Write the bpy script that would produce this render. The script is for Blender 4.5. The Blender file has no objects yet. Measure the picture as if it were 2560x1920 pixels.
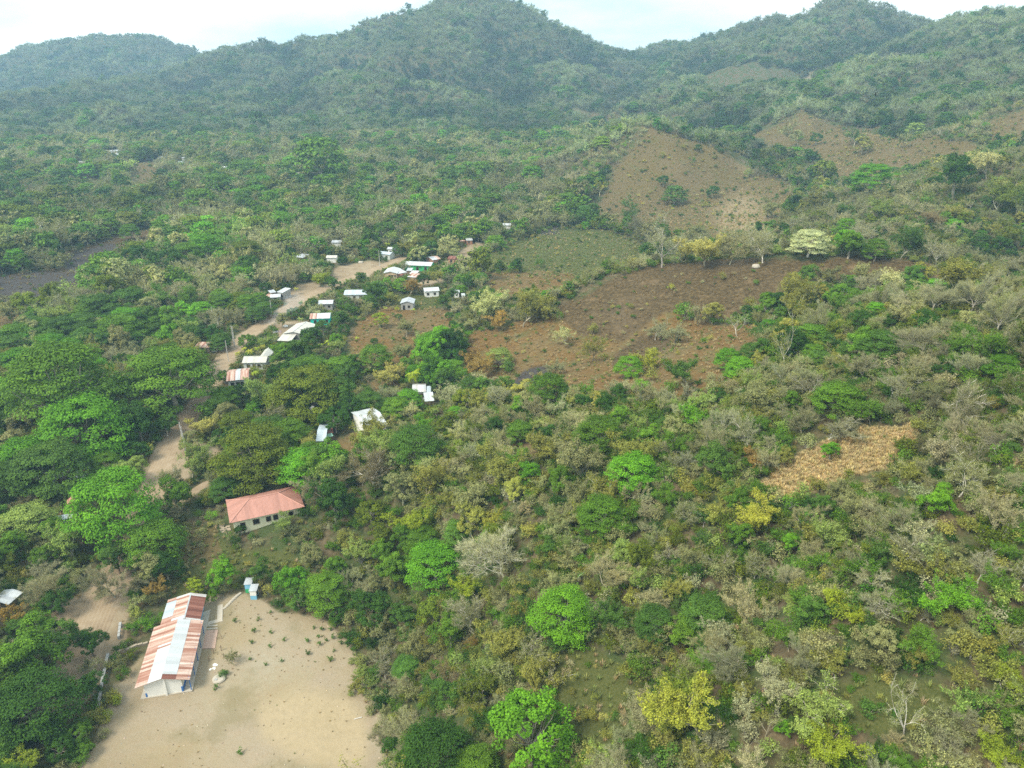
import bpy, bmesh, math, random
import numpy as np
from mathutils import Vector

random.seed(7)
rng = np.random.default_rng(11)
sc = bpy.context.scene
COL = sc.collection

# ------------------------------------------------------------------ camera, light, exposure
CAM_H = 100.0
PITCH = math.radians(23.2)
FPX = 1587.0 / 2212.0
cam_d = bpy.data.cameras.new("camera")
cam_d.sensor_width = 36.0
cam_d.sensor_fit = 'HORIZONTAL'
cam_d.lens = 36.0 * FPX
cam_d.clip_start = 0.5
cam_d.clip_end = 9000.0
cam = bpy.data.objects.new("camera", cam_d)
COL.objects.link(cam)
cam.location = (0, 0, CAM_H)
cam.rotation_euler = (math.pi / 2 - PITCH, 0, 0)
sc.camera = cam

SUN_EL, SUN_AZ = math.radians(52), math.radians(-128)     # azimuth from +Y towards +X: high, behind and to the left
world = bpy.data.worlds.new("World")
sc.world = world
world.use_nodes = True
wn, wl = world.node_tree.nodes, world.node_tree.links
wn.clear()
w_out = wn.new('ShaderNodeOutputWorld')
w_bg = wn.new('ShaderNodeBackground')
w_sky = wn.new('ShaderNodeTexSky')
w_sky.sky_type = 'NISHITA'
w_sky.sun_disc = False
w_sky.sun_elevation = SUN_EL
w_sky.sun_rotation = SUN_AZ
w_sky.air_density = 1.5
w_sky.dust_density = 4.0
w_tc = wn.new('ShaderNodeTexCoord')
w_map = wn.new('ShaderNodeMapping'); w_map.inputs['Scale'].default_value = (1.0, 1.0, 3.2)
w_no = wn.new('ShaderNodeTexNoise'); w_no.inputs['Scale'].default_value = 2.3; w_no.inputs['Detail'].default_value = 6
w_no.inputs['Roughness'].default_value = 0.55
w_cr = wn.new('ShaderNodeValToRGB')
w_cr.color_ramp.elements[0].position = 0.38; w_cr.color_ramp.elements[0].color = (4.7, 6.3, 6.9, 1)
w_cr.color_ramp.elements[1].position = 0.62; w_cr.color_ramp.elements[1].color = (9.8, 9.9, 9.8, 1)
w_mix = wn.new('ShaderNodeMix'); w_mix.data_type = 'RGBA'; w_mix.inputs[0].default_value = 0.88
wl.new(w_tc.outputs['Generated'], w_map.inputs['Vector'])
wl.new(w_map.outputs[0], w_no.inputs['Vector'])
wl.new(w_no.outputs['Fac'], w_cr.inputs['Fac'])
wl.new(w_sky.outputs[0], w_mix.inputs[6])
wl.new(w_cr.outputs[0], w_mix.inputs[7])
wl.new(w_mix.outputs[2], w_bg.inputs['Color'])
w_bg.inputs['Strength'].default_value = 0.112
wl.new(w_bg.outputs[0], w_out.inputs['Surface'])

sun_d = bpy.data.lights.new("sun", 'SUN')
sun_d.energy = 2.7
sun_d.angle = math.radians(18)
sun_d.color = (1.0, 0.92, 0.78)
sun = bpy.data.objects.new("sun", sun_d)
COL.objects.link(sun)
sdir = Vector((math.sin(SUN_AZ) * math.cos(SUN_EL), math.cos(SUN_AZ) * math.cos(SUN_EL), math.sin(SUN_EL)))
sun.rotation_euler = sdir.to_track_quat('Z', 'Y').to_euler()
sun.location = (0, 0, 400)

sc.view_settings.view_transform = 'Standard'
sc.view_settings.look = 'None'
sc.view_settings.exposure = 0.86
sc.view_settings.gamma = 1.0
sc.cycles.max_bounces = 7
sc.cycles.diffuse_bounces = 4
sc.cycles.glossy_bounces = 1
sc.cycles.transmission_bounces = 3
sc.cycles.volume_bounces = 0
sc.cycles.transparent_max_bounces = 4
sc.cycles.use_denoising = False
sc.cycles.use_adaptive_sampling = False
sc.cycles.caustics_reflective = False
sc.cycles.caustics_refractive = False

# ------------------------------------------------------------------ pixel helpers (2212-wide frame of the photograph)
F_, CX_, CY_ = 1587.0, 1106.0, 829.5
cP, sP = math.cos(PITCH), math.sin(PITCH)
CROPS = dict(A=(320, 1440, 380/1970), B=(520, 1180, 300/2212), C=(900, 560, 320/2212), D=(540, 680, 360/1991),
             E=(740, 900, 380/2212), F=(0, 1120, 300/1185), G=(180, 350, 420/2212), H=(380, 1000, 280/1936),
             R=(400, 560, 800/2212), L=(0, 780, 1000/2212), K=(0, 1280, 1000/2212), T=(0, 0, 1280/2212),
             U=(1280, 0, 1280/2212), M=(1160, 560, 1400/2212), N=(900, 1180, 860/1928), O=(1700, 1180, 860/1928),
             Z=(0, 0, 2560/2212))

def q(c, x, y):
    ox, oy, k = CROPS[c]
    return ((ox + x*k) * 0.8640625, (oy + y*k) * 0.8640625)

def ray(u, v):
    return ((u - CX_), F_*cP + (CY_ - v)*sP, -F_*sP + (CY_ - v)*cP)

def WD(u, v, D):
    x, y, z = ray(u, v)
    return (x/y*D, D, CAM_H + z/y*D)

def project(x, y, z):
    zz = z - CAM_H
    d = y*cP - zz*sP
    up = y*sP + zz*cP
    d = np.maximum(d, 1e-3)
    return CX_ + F_*x/d, CY_ - F_*up/d, d

# ------------------------------------------------------------------ noise
def _hash(ix, iy, seed):
    n = (ix.astype(np.int64)*374761393 + iy.astype(np.int64)*668265263 + seed*1442695041) & 0xffffffff
    n = ((n ^ (n >> 13)) * 1274126177) & 0xffffffff
    return ((n ^ (n >> 16)) & 0xffff) / 65535.0

def vnoise(x, y, seed=0):
    x = np.asarray(x, float); y = np.asarray(y, float)
    ix = np.floor(x); iy = np.floor(y)
    fx = x - ix; fy = y - iy
    fx = fx*fx*fx*(fx*(fx*6-15)+10); fy = fy*fy*fy*(fy*(fy*6-15)+10)
    a = _hash(ix, iy, seed); b = _hash(ix+1, iy, seed); c = _hash(ix, iy+1, seed); d = _hash(ix+1, iy+1, seed)
    return (a*(1-fx)+b*fx)*(1-fy) + (c*(1-fx)+d*fx)*fy

def fbm(x, y, seed=0, octv=4, gain=0.5):
    t = 0; a = 1; n = 0
    for i in range(octv):
        t = t + a*(vnoise(x, y, seed+i*17)-0.5)*2; n += a
        x = x*2.03+13.1; y = y*2.03+7.7; a *= gain
    return t/n

# ------------------------------------------------------------------ terrain: valley floor plus ridges
S = 1.3
def smax(a, b, k):
    return 0.5*(a + b + np.sqrt((a-b)**2 + k*k))

# each ridge: crest points (u, v, distance), slope on its left and right flank, rounding radius, smoothing
RIDGES = [
 # main mountain crest
 ([(480,142,1420),(540,122,1400),(590,102,1400),(640,101,1390),(740,103,1380),(830,60,1370),(890,46,1360),(940,30,1350),(985,17,1345),(1030,9,1340),(1075,17,1345),(1115,40,1350),(1180,77,1370),(1250,108,1400),(1330,136,1430),(1400,156,1450)], .50, .50, 10, 14),
 # spurs of the mountain
 ([(1020,14,1345),(950,92,1170),(900,140,1080),(800,225,960)], .46, .46, 18, 14),
 ([(1050,14,1340),(1120,116,1180),(1190,180,1080),(1260,235,1000)], .46, .46, 18, 14),
 ([(740,103,1380),(640,176,1230),(560,225,1100),(450,262,980)], .40, .40, 20, 14),
 ([(500,140,1400),(350,170,1250),(150,215,1150),(0,240,1060),(-150,250,1000)], .36, .36, 22, 16),
 # far left mountain
 ([(-420,165,1900),(-200,138,1850),(0,124,1830),(100,106,1820),(170,98,1810),(240,84,1800),(330,97,1800),(420,112,1800),(500,128,1800),(620,150,1850)], .40, .40, 15, 16),
 # small hill on the left
 ([(90,268,930),(165,246,900),(230,256,880),(290,290,860)], .28, .30, 20, 8),
 # far right mountain
 ([(1340,140,1600),(1440,114,1500),(1500,98,1430),(1560,93,1380),(1600,90,1320),(1650,65,1270),(1740,44,1220),(1800,20,1180),(1860,36,1150),(1950,60,1100),(2050,74,1000),(2110,64,920),(2160,52,880),(2212,48,850),(2350,25,800),(2600,0,760)], .42, .42, 14, 14),
 ([(1800,22,1180),(1690,120,1050),(1600,170,950)], .40, .40, 16, 12),
 ([(2300,140,650),(2212,150,700),(1950,160,760),(1730,178,800),(1600,215,820),(1450,232,860)], .30, .34, 16, 12),
 # second brown hill and the slopes right of it
 ([(1560,310,560),(1620,285,600),(1690,258,620),(1800,268,600),(1900,280,580),(2010,300,560),(2140,320,520)], .26, .30, 14, 8),
 ([(2400,205,470),(2212,238,520),(2050,275,560),(1960,300,580)], .26, .30, 14, 8),
 # pointed brown hill
 ([(1060,545,400),(1150,492,420),(1235,432,450),(1310,366,475),(1375,298,495),(1400,284,505),(1450,288,515),(1520,312,520),(1600,345,525),(1700,370,520)], .36, .42, 6, 5),
 # bushy spur between the brown hill and the burnt hill
 ([(2350,310,320),(2212,352,300),(2100,395,285),(1981,452,268),(1850,545,240)], .30, .34, 8, 5),
 # burnt hill
 ([(960,765,205),(1020,724,209),(1130,690,211),(1290,612,212),(1360,584,212),(1430,567,212),(1560,558,208),(1700,553,202),(1850,554,196),(2000,560,190),(2150,578,186),(2350,598,178)], .52, .38, 5, 3),
 # near spurs on the right
 ([(2400,600,112),(2212,650,124),(2080,690,134),(1950,742,145),(1830,790,152),(1700,845,160)], .40, .42, 6, 4),
 ([(2500,720,80),(2212,822,90),(2080,880,94),(1950,942,98),(1840,975,101),(1720,1014,105),(1600,1085,112)], .34, .42, 6, 4),
]

def seg_ridge(x, y, pts, sl, sr, rad):
    best = np.full(x.shape, -1e9)
    for (x0, y0, z0), (x1, y1, z1) in zip(pts[:-1], pts[1:]):
        dx, dy = x1-x0, y1-y0
        L2 = dx*dx+dy*dy
        t = np.clip(((x-x0)*dx+(y-y0)*dy)/L2, 0, 1)
        px, py = x0+t*dx, y0+t*dy
        d = np.hypot(x-px, y-py)
        side = (x-x0)*dy-(y-y0)*dx
        sl_ = np.where(side < 0, sl, sr)
        z = z0+t*(z1-z0) - sl_*(np.sqrt(d*d+rad*rad)-rad)
        best = np.maximum(best, z)
    return best

RW = [([(p[0]*1.0, p[1], p[2]) for p in [WD(u, v, D*S) for (u, v, D) in pts]], a, b, r*S, k*S) for pts, a, b, r, k in RIDGES]

def height(x, y):
    x = np.asarray(x, float); y = np.asarray(y, float)
    r = np.hypot(x, y)
    t = np.clip((y-600)/1000, 0, 1); t = t*t*(3-2*t)
    base = 30*t + fbm(x/260, y/260, 3, 3)*6*np.clip((y-380)/500, 0, 1) + fbm(x/60, y/60, 9, 3)*1.0*np.clip((r-110)/120, 0, 1)
    base = base + 0.10*40*np.log1p(np.exp(np.clip((x-55-0.12*y)/40, -30, 30)))*np.clip(1-(y-300)/600, 0.2, 1)
    # the wood below the yard drops a little towards the gully
    z = base
    for pts, a, b, rad, k in RW:
        z = smax(z, seg_ridge(x, y, pts, a, b, rad), k)
    far = np.clip((r-250)/900, 0, 1)
    amp = np.clip((z-base)/25, 0, 1)
    gul = np.abs(fbm(x/170, y/170, 21, 4))
    z = z + amp*far*(18 - 74*gul) + amp*(fbm(x/35, y/35, 31, 4)*1.6)*np.clip(r/300, .3, 1)
    # level ground of the school yard
    d = np.hypot((x+45)/34, (y-100)/34)
    m = np.clip(1.6-d, 0, 1); m = m*m*(3-2*m)
    return z*(1-m) + (0.12*fbm(x/9, y/9, 5, 3))*m

NT, NR = 520, 560
T0, T1 = -math.radians(62), math.radians(62)
R0, R1 = 18.0, 2900.0
th = np.linspace(T0, T1, NT)
lr = np.linspace(math.log(R0), math.log(R1), NR)
TH, LR = np.meshgrid(th, lr, indexing='ij')
GX, GY = np.exp(LR)*np.sin(TH), np.exp(LR)*np.cos(TH)
GZ = height(GX, GY)

def gz(x, y):
    x = np.asarray(x, float); y = np.asarray(y, float)
    t = (np.arctan2(x, y)-T0)/(T1-T0)*(NT-1)
    l = (np.log(np.maximum(np.hypot(x, y), R0))-lr[0])/(lr[-1]-lr[0])*(NR-1)
    t = np.clip(t, 0, NT-1.001); l = np.clip(l, 0, NR-1.001)
    i = t.astype(int); j = l.astype(int)
    f = t-i; g = l-j
    return (GZ[i, j]*(1-f)+GZ[i+1, j]*f)*(1-g) + (GZ[i, j+1]*(1-f)+GZ[i+1, j+1]*f)*g

_ss = np.exp(np.linspace(math.log(30), math.log(2700), 2200))
def hit(u, v, up=0.0):
    """point of the ground (raised by up) seen at pixel (u, v)"""
    dx, dy, dz = ray(u, v)
    x = dx/dy*_ss; z = CAM_H + dz/dy*_ss
    g = gz(x, _ss)+up
    k = np.nonzero(z <= g)[0]
    i = k[0] if len(k) else len(_ss)-1
    if i > 0 and len(k):
        a = (z[i-1]-g[i-1]); b = (z[i]-g[i])
        t = a/(a-b) if a != b else 0
        D = _ss[i-1]+t*(_ss[i]-_ss[i-1])
    else:
        D = _ss[i]
    return np.array([dx/dy*D, D, float(gz(dx/dy*D, D))])

# horizon line seen from the camera, used to leave out what no view shows
_tan = (GZ-CAM_H)/np.exp(LR)
HORZ = np.maximum.accumulate(_tan, axis=1)
def visible(x, y, ztop, margin=6.0):
    t = np.clip((np.arctan2(x, y)-T0)/(T1-T0)*(NT-1), 0, NT-1).astype(int)
    r = np.hypot(x, y)
    l = np.clip((np.log(np.maximum(r, R0))-lr[0])/(lr[-1]-lr[0])*(NR-1)-1, 0, NR-1).astype(int)
    return (ztop+margin-CAM_H)/r >= HORZ[t, l]

# ------------------------------------------------------------------ zones of the ground
def inpoly(u, v, poly):
    c = np.zeros(np.shape(u), bool)
    n = len(poly)
    for i in range(n):
        x0, y0 = poly[i]; x1, y1 = poly[(i+1) % n]
        if y0 == y1: continue
        k = ((y0 > v) != (y1 > v)) & (u < (x1-x0)*(v-y0)/(y1-y0)+x0)
        c ^= k
    return c

def world_poly(pts):
    return [tuple(hit(u, v)[:2]) for u, v in pts]

ZP = {}
ZP['yard'] = [world_poly([(446,1290),(520,1282),(600,1310),(690,1322),(745,1390),(770,1470),(815,1560),(850,1650),(860,1760),(60,1760),(170,1670),(215,1600),(240,1530),(262,1480),(290,1400),(330,1360),(400,1345)])]
ZP['dirt'] = [world_poly(p) for p in [
    [(90,1335),(190,1268),(255,1262),(290,1290),(275,1350),(262,1400),(225,1470),(180,1500),(140,1450),(150,1390)],
    [(318,1035),(350,970),(390,950),(470,975),(480,990),(420,1010),(400,1050),(380,1040),(340,1060)],
    [(735,575),(800,562),(845,570),(800,600),(745,605),(720,600)],
    [(600,640),(640,612),(690,606),(700,632),(640,665)],
    [(450,770),(480,740),(520,735),(500,790)],
    [(590,690),(640,690),(680,700),(600,730)],
    [(1000,545),(1040,520),(1080,530),(1040,585),(980,590)],
    [(1725,188),(1712,175),(1740,160),(1800,148),(1808,152),(1752,168),(1737,186)],
    [(860,618),(900,600),(950,600),(940,625)],
]]
ZP['red'] = [world_poly(p) for p in [
    [(765,700),(830,665),(960,662),(985,690),(960,745),(880,790),(770,800),(745,760)],
    [(790,835),(850,795),(905,782),(870,820),(815,860)],
    [(700,985),(760,940),(900,930),(915,945),(800,965),(720,1000)],
    [(1010,722),(1130,694),(1230,690),(1240,740),(1180,790),(1120,830),(1020,850),(1000,790)],
    [(1060,590),(1230,590),(1280,600),(1200,640),(1060,640)],
    [(1160,690),(1300,640),(1480,690),(1640,700),(1660,750),(1600,790),(1540,840),(1440,870),(1330,850),(1240,870),(1120,850),(1040,790)],
]]
ZP['burn'] = [world_poly(p) for p in [
    [(1180,678),(1290,614),(1430,572),(1560,562),(1700,558),(2000,566),(2060,600),(1900,610),(1740,620),(1680,680),(1560,700),(1450,680),(1340,740),(1240,720)],
    [(1110,830),(1140,795),(1175,790),(1190,820),(1150,850)],
    [(1330,760),(1400,720),(1450,740),(1390,790),(1330,800)],
    [(-60,600),(100,584),(185,598),(192,640),(90,657),(-60,640)],
    [(120,560),(240,508),(340,490),(335,535),(230,585),(140,595)],
    [(1100,960),(1170,930),(1180,980),(1120,1000)],
]]
ZP['dry'] = [world_poly(p) for p in [
    [(1402,286),(1458,290),(1530,318),(1590,352),(1660,376),(1720,410),(1700,470),(1655,512),(1500,522),(1360,500),(1235,478),(1290,430),(1330,360)],
    [(1610,305),(1700,258),(1800,268),(1900,282),(2000,300),(2125,318),(2090,345),(1950,378),(1860,402),(1800,385),(1745,345),(1660,330)],
    [(170,395),(200,374),(228,380),(236,395),(210,402)],
    [(285,352),(345,350),(330,390),(285,405)],
    [(1180,248),(1290,236),(1340,250),(1300,262)],
    [(370,1150),(460,1130),(480,1190),(420,1220),(370,1220)],
    [(660,960),(720,935),(750,960),(690,1010)],
    [(-80,650),(60,658),(45,745),(-80,760)],
    [(2120,260),(2250,240),(2250,290),(2140,300)],
]]
ZP['char'] = [world_poly(p) for p in [[(-60,600),(100,584),(185,598),(192,640),(90,657),(-60,640)], [(130,560),(200,530),(260,520),(250,570),(150,590)], [(1110,830),(1140,795),(1175,790),(1190,820),(1150,850)], [(1165,505),(1185,482),(1205,490),(1192,508)]]]
ZP['bare'] = [world_poly([(1545,450),(1590,415),(1640,430),(1655,500),(1560,510)]), world_poly([(1590,350),(1640,340),(1660,370),(1610,380)]), world_poly([(545,1535),(640,1480),(750,1500),(800,1580),(790,1650),(640,1640),(560,1600)])]
ZP['ochre'] = [world_poly(p) for p in [
    [(1615,1078),(1700,998),(1785,952),(1870,924),(1985,914),(1978,968),(1905,1012),(1805,1046),(1720,1080)],
]]
ZP['green'] = [world_poly(p) for p in [
    [(1200,1410),(1270,1395),(1400,1470),(1420,1620),(1260,1640),(1180,1560)],
    [(1760,1500),(1880,1450),(2040,1470),(2060,1540),(1900,1590),(1780,1570)],
    [(1070,545),(1190,495),(1330,500),(1395,530),(1385,575),(1290,600),(1150,590),(1060,570)],
    [(850,640),(960,625),(1010,640),(990,665),(860,665)],
    [(380,1110),(500,1190),(620,1180),(640,1240),(460,1290),(360,1290)],
]]
ROADS = [  # centre line pixels, width
    ([(150,1500),(172,1430),(210,1335),(262,1215),(318,1085),(352,1005),(392,925),(432,862),(465,808),(492,770),(520,735),(570,700),(640,655),(690,628),(760,600),(830,575),(872,556)], 7.0),
    ([(372,1010),(410,1000),(450,985),(520,975)], 3.4),
    ([(385,1085),(440,1045),(480,1030)], 3.0),
]
ROADW = []
for pts, w in ROADS:
    P = [hit(u, v)[:2] for u, v in pts]
    out = []
    for a, b in zip(P[:-1], P[1:]):
        n = max(2, int(np.linalg.norm(b-a)/2.0))
        for i in range(n): out.append(a+(b-a)*i/n)
    out.append(P[-1])
    out = np.array(out)
    for _ in range(6): out[1:-1] = (out[:-2]+2*out[1:-1]+out[2:])/4
    ROADW.append((out, w))

def road_dist(x, y):
    best = np.full(np.shape(x), 1e9)
    for P, w in ROADW:
        for p in P[::2]:
            best = np.minimum(best, np.hypot(x-p[0], y-p[1])-w/2)
    return best

def zone(name, x, y, warp=1.0):
    r = np.hypot(x, y)
    s = np.clip(r/28, 2.5, 42)*warp
    wx = x+fbm(x/s, y/s, 41, 3)*s*0.35; wy = y+fbm(x/s, y/s, 57, 3)*s*0.35
    m = np.zeros(np.shape(x), bool)
    for p in ZP[name]: m |= inpoly(wx, wy, p)
    return m

# ------------------------------------------------------------------ materials
class NT_:
    def __init__(s, name):
        s.m = bpy.data.materials.new(name); s.m.use_nodes = True
        s.n = s.m.node_tree.nodes; s.l = s.m.node_tree.links; s.n.clear()
        s.out = s.n.new('ShaderNodeOutputMaterial')
    def node(s, t, **kw):
        x = s.n.new('ShaderNode'+t)
        for k, v in kw.items(): setattr(x, k, v)
        return x
    def link(s, a, b): s.l.new(a, b)
    def put(s, sock, v):
        if isinstance(v, bpy.types.NodeSocket): s.l.new(v, sock)
        else:
            if isinstance(v, tuple) and len(v) == 3 and len(sock.default_value) == 4: v = (*v, 1)
            sock.default_value = v
    def mix(s, f, a, b, mode='MIX'):
        x = s.node('Mix', data_type='RGBA', blend_type=mode)
        s.put(x.inputs[0], f); s.put(x.inputs[6], a); s.put(x.inputs[7], b)
        return x.outputs[2]
    def math(s, op, a, b=0.0, clamp=False):
        x = s.node('Math', operation=op, use_clamp=clamp)
        s.put(x.inputs[0], a); s.put(x.inputs[1], b)
        return x.outputs[0]
    def noise(s, vec, scale, detail=4, rough=0.55, dist=0.0):
        x = s.node('TexNoise'); s.put(x.inputs['Scale'], scale); x.inputs['Detail'].default_value = detail
        x.inputs['Roughness'].default_value = rough; x.inputs['Distortion'].default_value = dist
        if vec is not None: s.l.new(vec, x.inputs['Vector'])
        return x.outputs['Fac']
    def ramp(s, fac, stops):
        x = s.node('ValToRGB'); e = x.color_ramp.elements
        while len(e) < len(stops): e.new(0.5)
        for i, (p, c) in enumerate(stops):
            e[i].position = p; e[i].color = (*c, 1) if len(c) == 3 else c
        s.l.new(fac, x.inputs[0]); return x.outputs[0]
    def step(s, fac, lo, hi):
        x = s.node('MapRange'); x.inputs[1].default_value = lo; x.inputs[2].default_value = hi
        s.l.new(fac, x.inputs[0]); return x.outputs[0]
    def pos(s): return s.node('NewGeometry').outputs['Position']
    def obj(s): return s.node('TexCoord').outputs['Object']
    def attr(s, name, typ='GEOMETRY', out='Color'):
        x = s.node('Attribute', attribute_name=name, attribute_type=typ); return x.outputs[out]
    def mapping(s, vec, scale):
        x = s.node('Mapping'); x.inputs['Scale'].default_value = scale; s.l.new(vec, x.inputs['Vector']); return x.outputs[0]
    def bump(s, h, strength=0.4, dist=0.1):
        x = s.node('Bump'); x.inputs['Strength'].default_value = strength; x.inputs['Distance'].default_value = dist
        s.l.new(h, x.inputs['Height']); return x.outputs[0]
    def bsdf(s, color, rough=0.85, spec=0.2, normal=None, metal=0.0):
        x = s.node('BsdfPrincipled')
        s.put(x.inputs['Base Color'], color); s.put(x.inputs['Roughness'], rough)
        x.inputs['Specular IOR Level'].default_value = spec; x.inputs['Metallic'].default_value = metal
        if normal is not None: s.l.new(normal, x.inputs['Normal'])
        s.l.new(x.outputs[0], s.out.inputs['Surface']); return x

def plain(name, col, rough=0.8, var=0.25, scale=1.2, spec=0.2, dirt=None):
    """painted or worn surface with blotches and streaks of wear"""
    t = NT_(name); p = t.pos()
    n = t.noise(p, scale, 5, 0.6); n2 = t.noise(p, scale*7, 4, 0.6)
    a = tuple(c*(1-var) for c in col); b = tuple(min(1, c*(1+var*0.7)) for c in col)
    c = t.mix(n, a, b)
    if dirt: c = t.mix(t.math('MULTIPLY', t.step(n2, .5, .8), 0.6), c, dirt)
    t.bsdf(c, rough, spec, t.bump(n2, 0.15, 0.03)); return t.m

def leaf_mat():
    t = NT_("leaf")
    tint = t.attr('tint', 'INSTANCER'); lv = t.attr('lv', out='Fac')
    k = t.math('ADD', t.math('MULTIPLY', lv, 0.95), 0.52)
    cmb = t.node('CombineColor'); 
    for i in range(3): t.link(k, cmb.inputs[i])
    c = t.mix(1.0, tint, cmb.outputs[0], 'MULTIPLY')
    yel = t.mix(1.0, c, (1.16, 1.06, 0.8), 'MULTIPLY')
    c = t.mix(t.step(lv, .55, 1.0), c, yel)
    d = t.node('BsdfPrincipled'); t.put(d.inputs['Base Color'], c); d.inputs['Roughness'].default_value = 0.62
    d.inputs['Specular IOR Level'].default_value = 0.06
    tr = t.node('BsdfTranslucent'); t.put(tr.inputs[0], t.mix(1.0, c, (1.25, 1.2, 0.55), 'MULTIPLY'))
    ms = t.node('MixShader'); ms.inputs[0].default_value = 0.24
    t.link(d.outputs[0], ms.inputs[1]); t.link(tr.outputs[0], ms.inputs[2]); t.link(ms.outputs[0], t.out.inputs[0])
    return t.m

def bark_mat():
    t = NT_("bark")
    tint = t.attr('bark', 'INSTANCER'); lv = t.attr('lv', out='Fac')
    k = t.math('ADD', t.math('MULTIPLY', lv, 0.7), 0.62)
    cmb = t.node('CombineColor')
    for i in range(3): t.link(k, cmb.inputs[i])
    c = t.mix(1.0, tint, cmb.outputs[0], 'MULTIPLY')
    n = t.noise(t.pos(), 3.0, 4)
    c = t.mix(t.step(n, .45, .7), c, t.mix(1.0, c, (.6, .58, .55), 'MULTIPLY'))
    t.bsdf(c, 0.9, 0.1); return t.m

def ground_mat():
    t = NT_("ground_soil"); p = t.pos()
    n1 = t.noise(p, 0.9, 6, 0.65); n2 = t.noise(p, 0.16, 5, 0.6); n3 = t.noise(p, 0.035, 4, 0.55); n4 = t.noise(p, 3.2, 4, 0.7)
    z1 = t.node('SeparateColor'); t.link(t.attr('zone_one'), z1.inputs[0])
    z2 = t.node('SeparateColor'); t.link(t.attr('zone_two'), z2.inputs[0])
    def brk(s, gain=1.2):
        # ragged edge where one soil gives way to another
        return t.step(t.math('ADD', s, t.math('MULTIPLY', t.math('SUBTRACT', n1, 0.5), gain)), 0.3, 0.7)
    litter = t.ramp(n1, [(.25, (.046, .036, .020)), (.5, (.100, .079, .043)), (.72, (.170, .132, .074))])
    weeds = t.ramp(n4, [(.3, (.022, .040, .012)), (.7, (.070, .105, .030))])
    base = t.mix(t.math('MULTIPLY', t.step(n2, .40, .58), 0.85), litter, weeds)
    dry = t.ramp(n1, [(.25, (0.056, 0.041, 0.015)), (.5, (0.106, 0.081, 0.030)), (.75, (0.159, 0.129, 0.052))])
    dry = t.mix(t.math('MULTIPLY', t.step(n2, .55, .72), .6), dry, (.085, .10, .035))
    green = t.ramp(n4, [(.25, (0.037, 0.050, 0.013)), (.55, (0.077, 0.085, 0.025)), (.8, (0.130, 0.118, 0.046))])
    ochre = t.ramp(n1, [(.25, (0.142, 0.100, 0.048)), (.55, (0.225, 0.174, 0.085)), (.8, (0.295, 0.253, 0.145))])
    red = t.ramp(n1, [(.25, (0.073, 0.041, 0.015)), (.5, (0.133, 0.081, 0.028)), (.78, (0.203, 0.134, 0.050))])
    red = t.mix(t.math('MULTIPLY', t.step(n2, .5, .66), .75), red, t.mix(n4, (.05, .07, .02), (.13, .12, .05)))
    red = t.mix(t.math('MULTIPLY', t.step(n3, .45, .65), .7), red, t.mix(n1, (.07, .062, .026), (.19, .145, .072)))
    dry = t.mix(t.math('MULTIPLY', t.step(n3, .42, .6), .55), dry, t.mix(n1, (.075, .060, .030), (.17, .125, .068)))
    burn = t.ramp(n1, [(.28, (0.032, 0.023, 0.010)), (.52, (0.078, 0.056, 0.026)), (.75, (0.158, 0.113, 0.048))])
    burn = t.mix(t.math('MULTIPLY', t.step(n2, .56, .74), .7), burn, (.19, .13, .068))
    burn = t.mix(t.math('MULTIPLY', t.step(n3, .5, .7), .6), burn, t.mix(n1, (.06, .045, .028), (.17, .125, .07)))
    dirt = t.ramp(n2, [(.3, (0.200, 0.149, 0.091)), (.52, (0.260, 0.203, 0.130)), (.72, (0.315, 0.260, 0.177))])
    dirt = t.mix(t.math('MULTIPLY', t.step(n4, .5, .8), .35), dirt, (.25, .185, .115))
    yard = t.ramp(n3, [(.3, (0.204, 0.161, 0.097)), (.5, (0.267, 0.215, 0.127)), (.7, (0.302, 0.269, 0.193))])
    n5 = t.noise(p, 7.0, 3, 0.7); n6 = t.noise(p, 0.07, 5, 0.6, 0.6)
    yard = t.mix(t.step(n6, .42, .62), yard, t.mix(n1, (.24, .195, .13), (.33, .275, .195)))
    yard = t.mix(t.math('MULTIPLY', t.step(n1, .45, .70), .55), yard, (.27, .20, .125))
    yard = t.mix(t.math('MULTIPLY', t.step(n4, .52, .68), .55), yard, (.20, .155, .095))
    yard = t.mix(t.math('MULTIPLY', t.step(n5, .60, .72), .5), yard, (.55, .50, .42))
    c = t.mix(brk(z2.outputs[1], 1.0), base, green)
    dry = t.mix(t.math('MULTIPLY', t.attr('zone_four', out='Fac'), .9), dry, t.mix(n1, (.16, .12, .065), (.30, .235, .135)))
    c = t.mix(brk(z1.outputs[2], 1.0), c, dry)
    c = t.mix(brk(z1.outputs[1], 1.0), c, red)
    c = t.mix(brk(z2.outputs[0], 0.8), c, ochre)
    c = t.mix(brk(z2.outputs[2], 1.0), c, burn)
    c = t.mix(brk(z1.outputs[0], 0.7), c, dirt)
    za = t.attr('zone_three', out='Fac')
    sand = t.ramp(n1, [(.3, (0.328, 0.255, 0.141)), (.7, (0.424, 0.341, 0.197))])
    yard = t.mix(t.math('MULTIPLY', t.step(t.attr('zone_four', out='Fac'), .1, .9), .5), yard, sand)
    c = t.mix(brk(za, 0.6), c, yard)
    # weedy olive patches and a pale worn centre of the yard
    wd = t.math('MULTIPLY', t.math('SUBTRACT', za, t.attr('zone_four', out='Fac'), True), t.step(t.noise(p, 0.09, 6, 0.7), .50, .62))
    c = t.mix(t.math('MULTIPLY', wd, .5), c, t.mix(n4, (.115, .10, .045), (.22, .185, .10)))
    char = t.mix(n1, (.024, .021, .019), (.085, .076, .068))
    c = t.mix(brk(t.attr('zone_five', out='Fac'), 1.1), c, char)
    h = t.math('ADD', t.math('MULTIPLY', n1, .6), t.math('MULTIPLY', n4, .25))
    t.bsdf(c, 0.95, 0.08, t.bump(h, 0.6, 0.35)); return t.m

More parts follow.
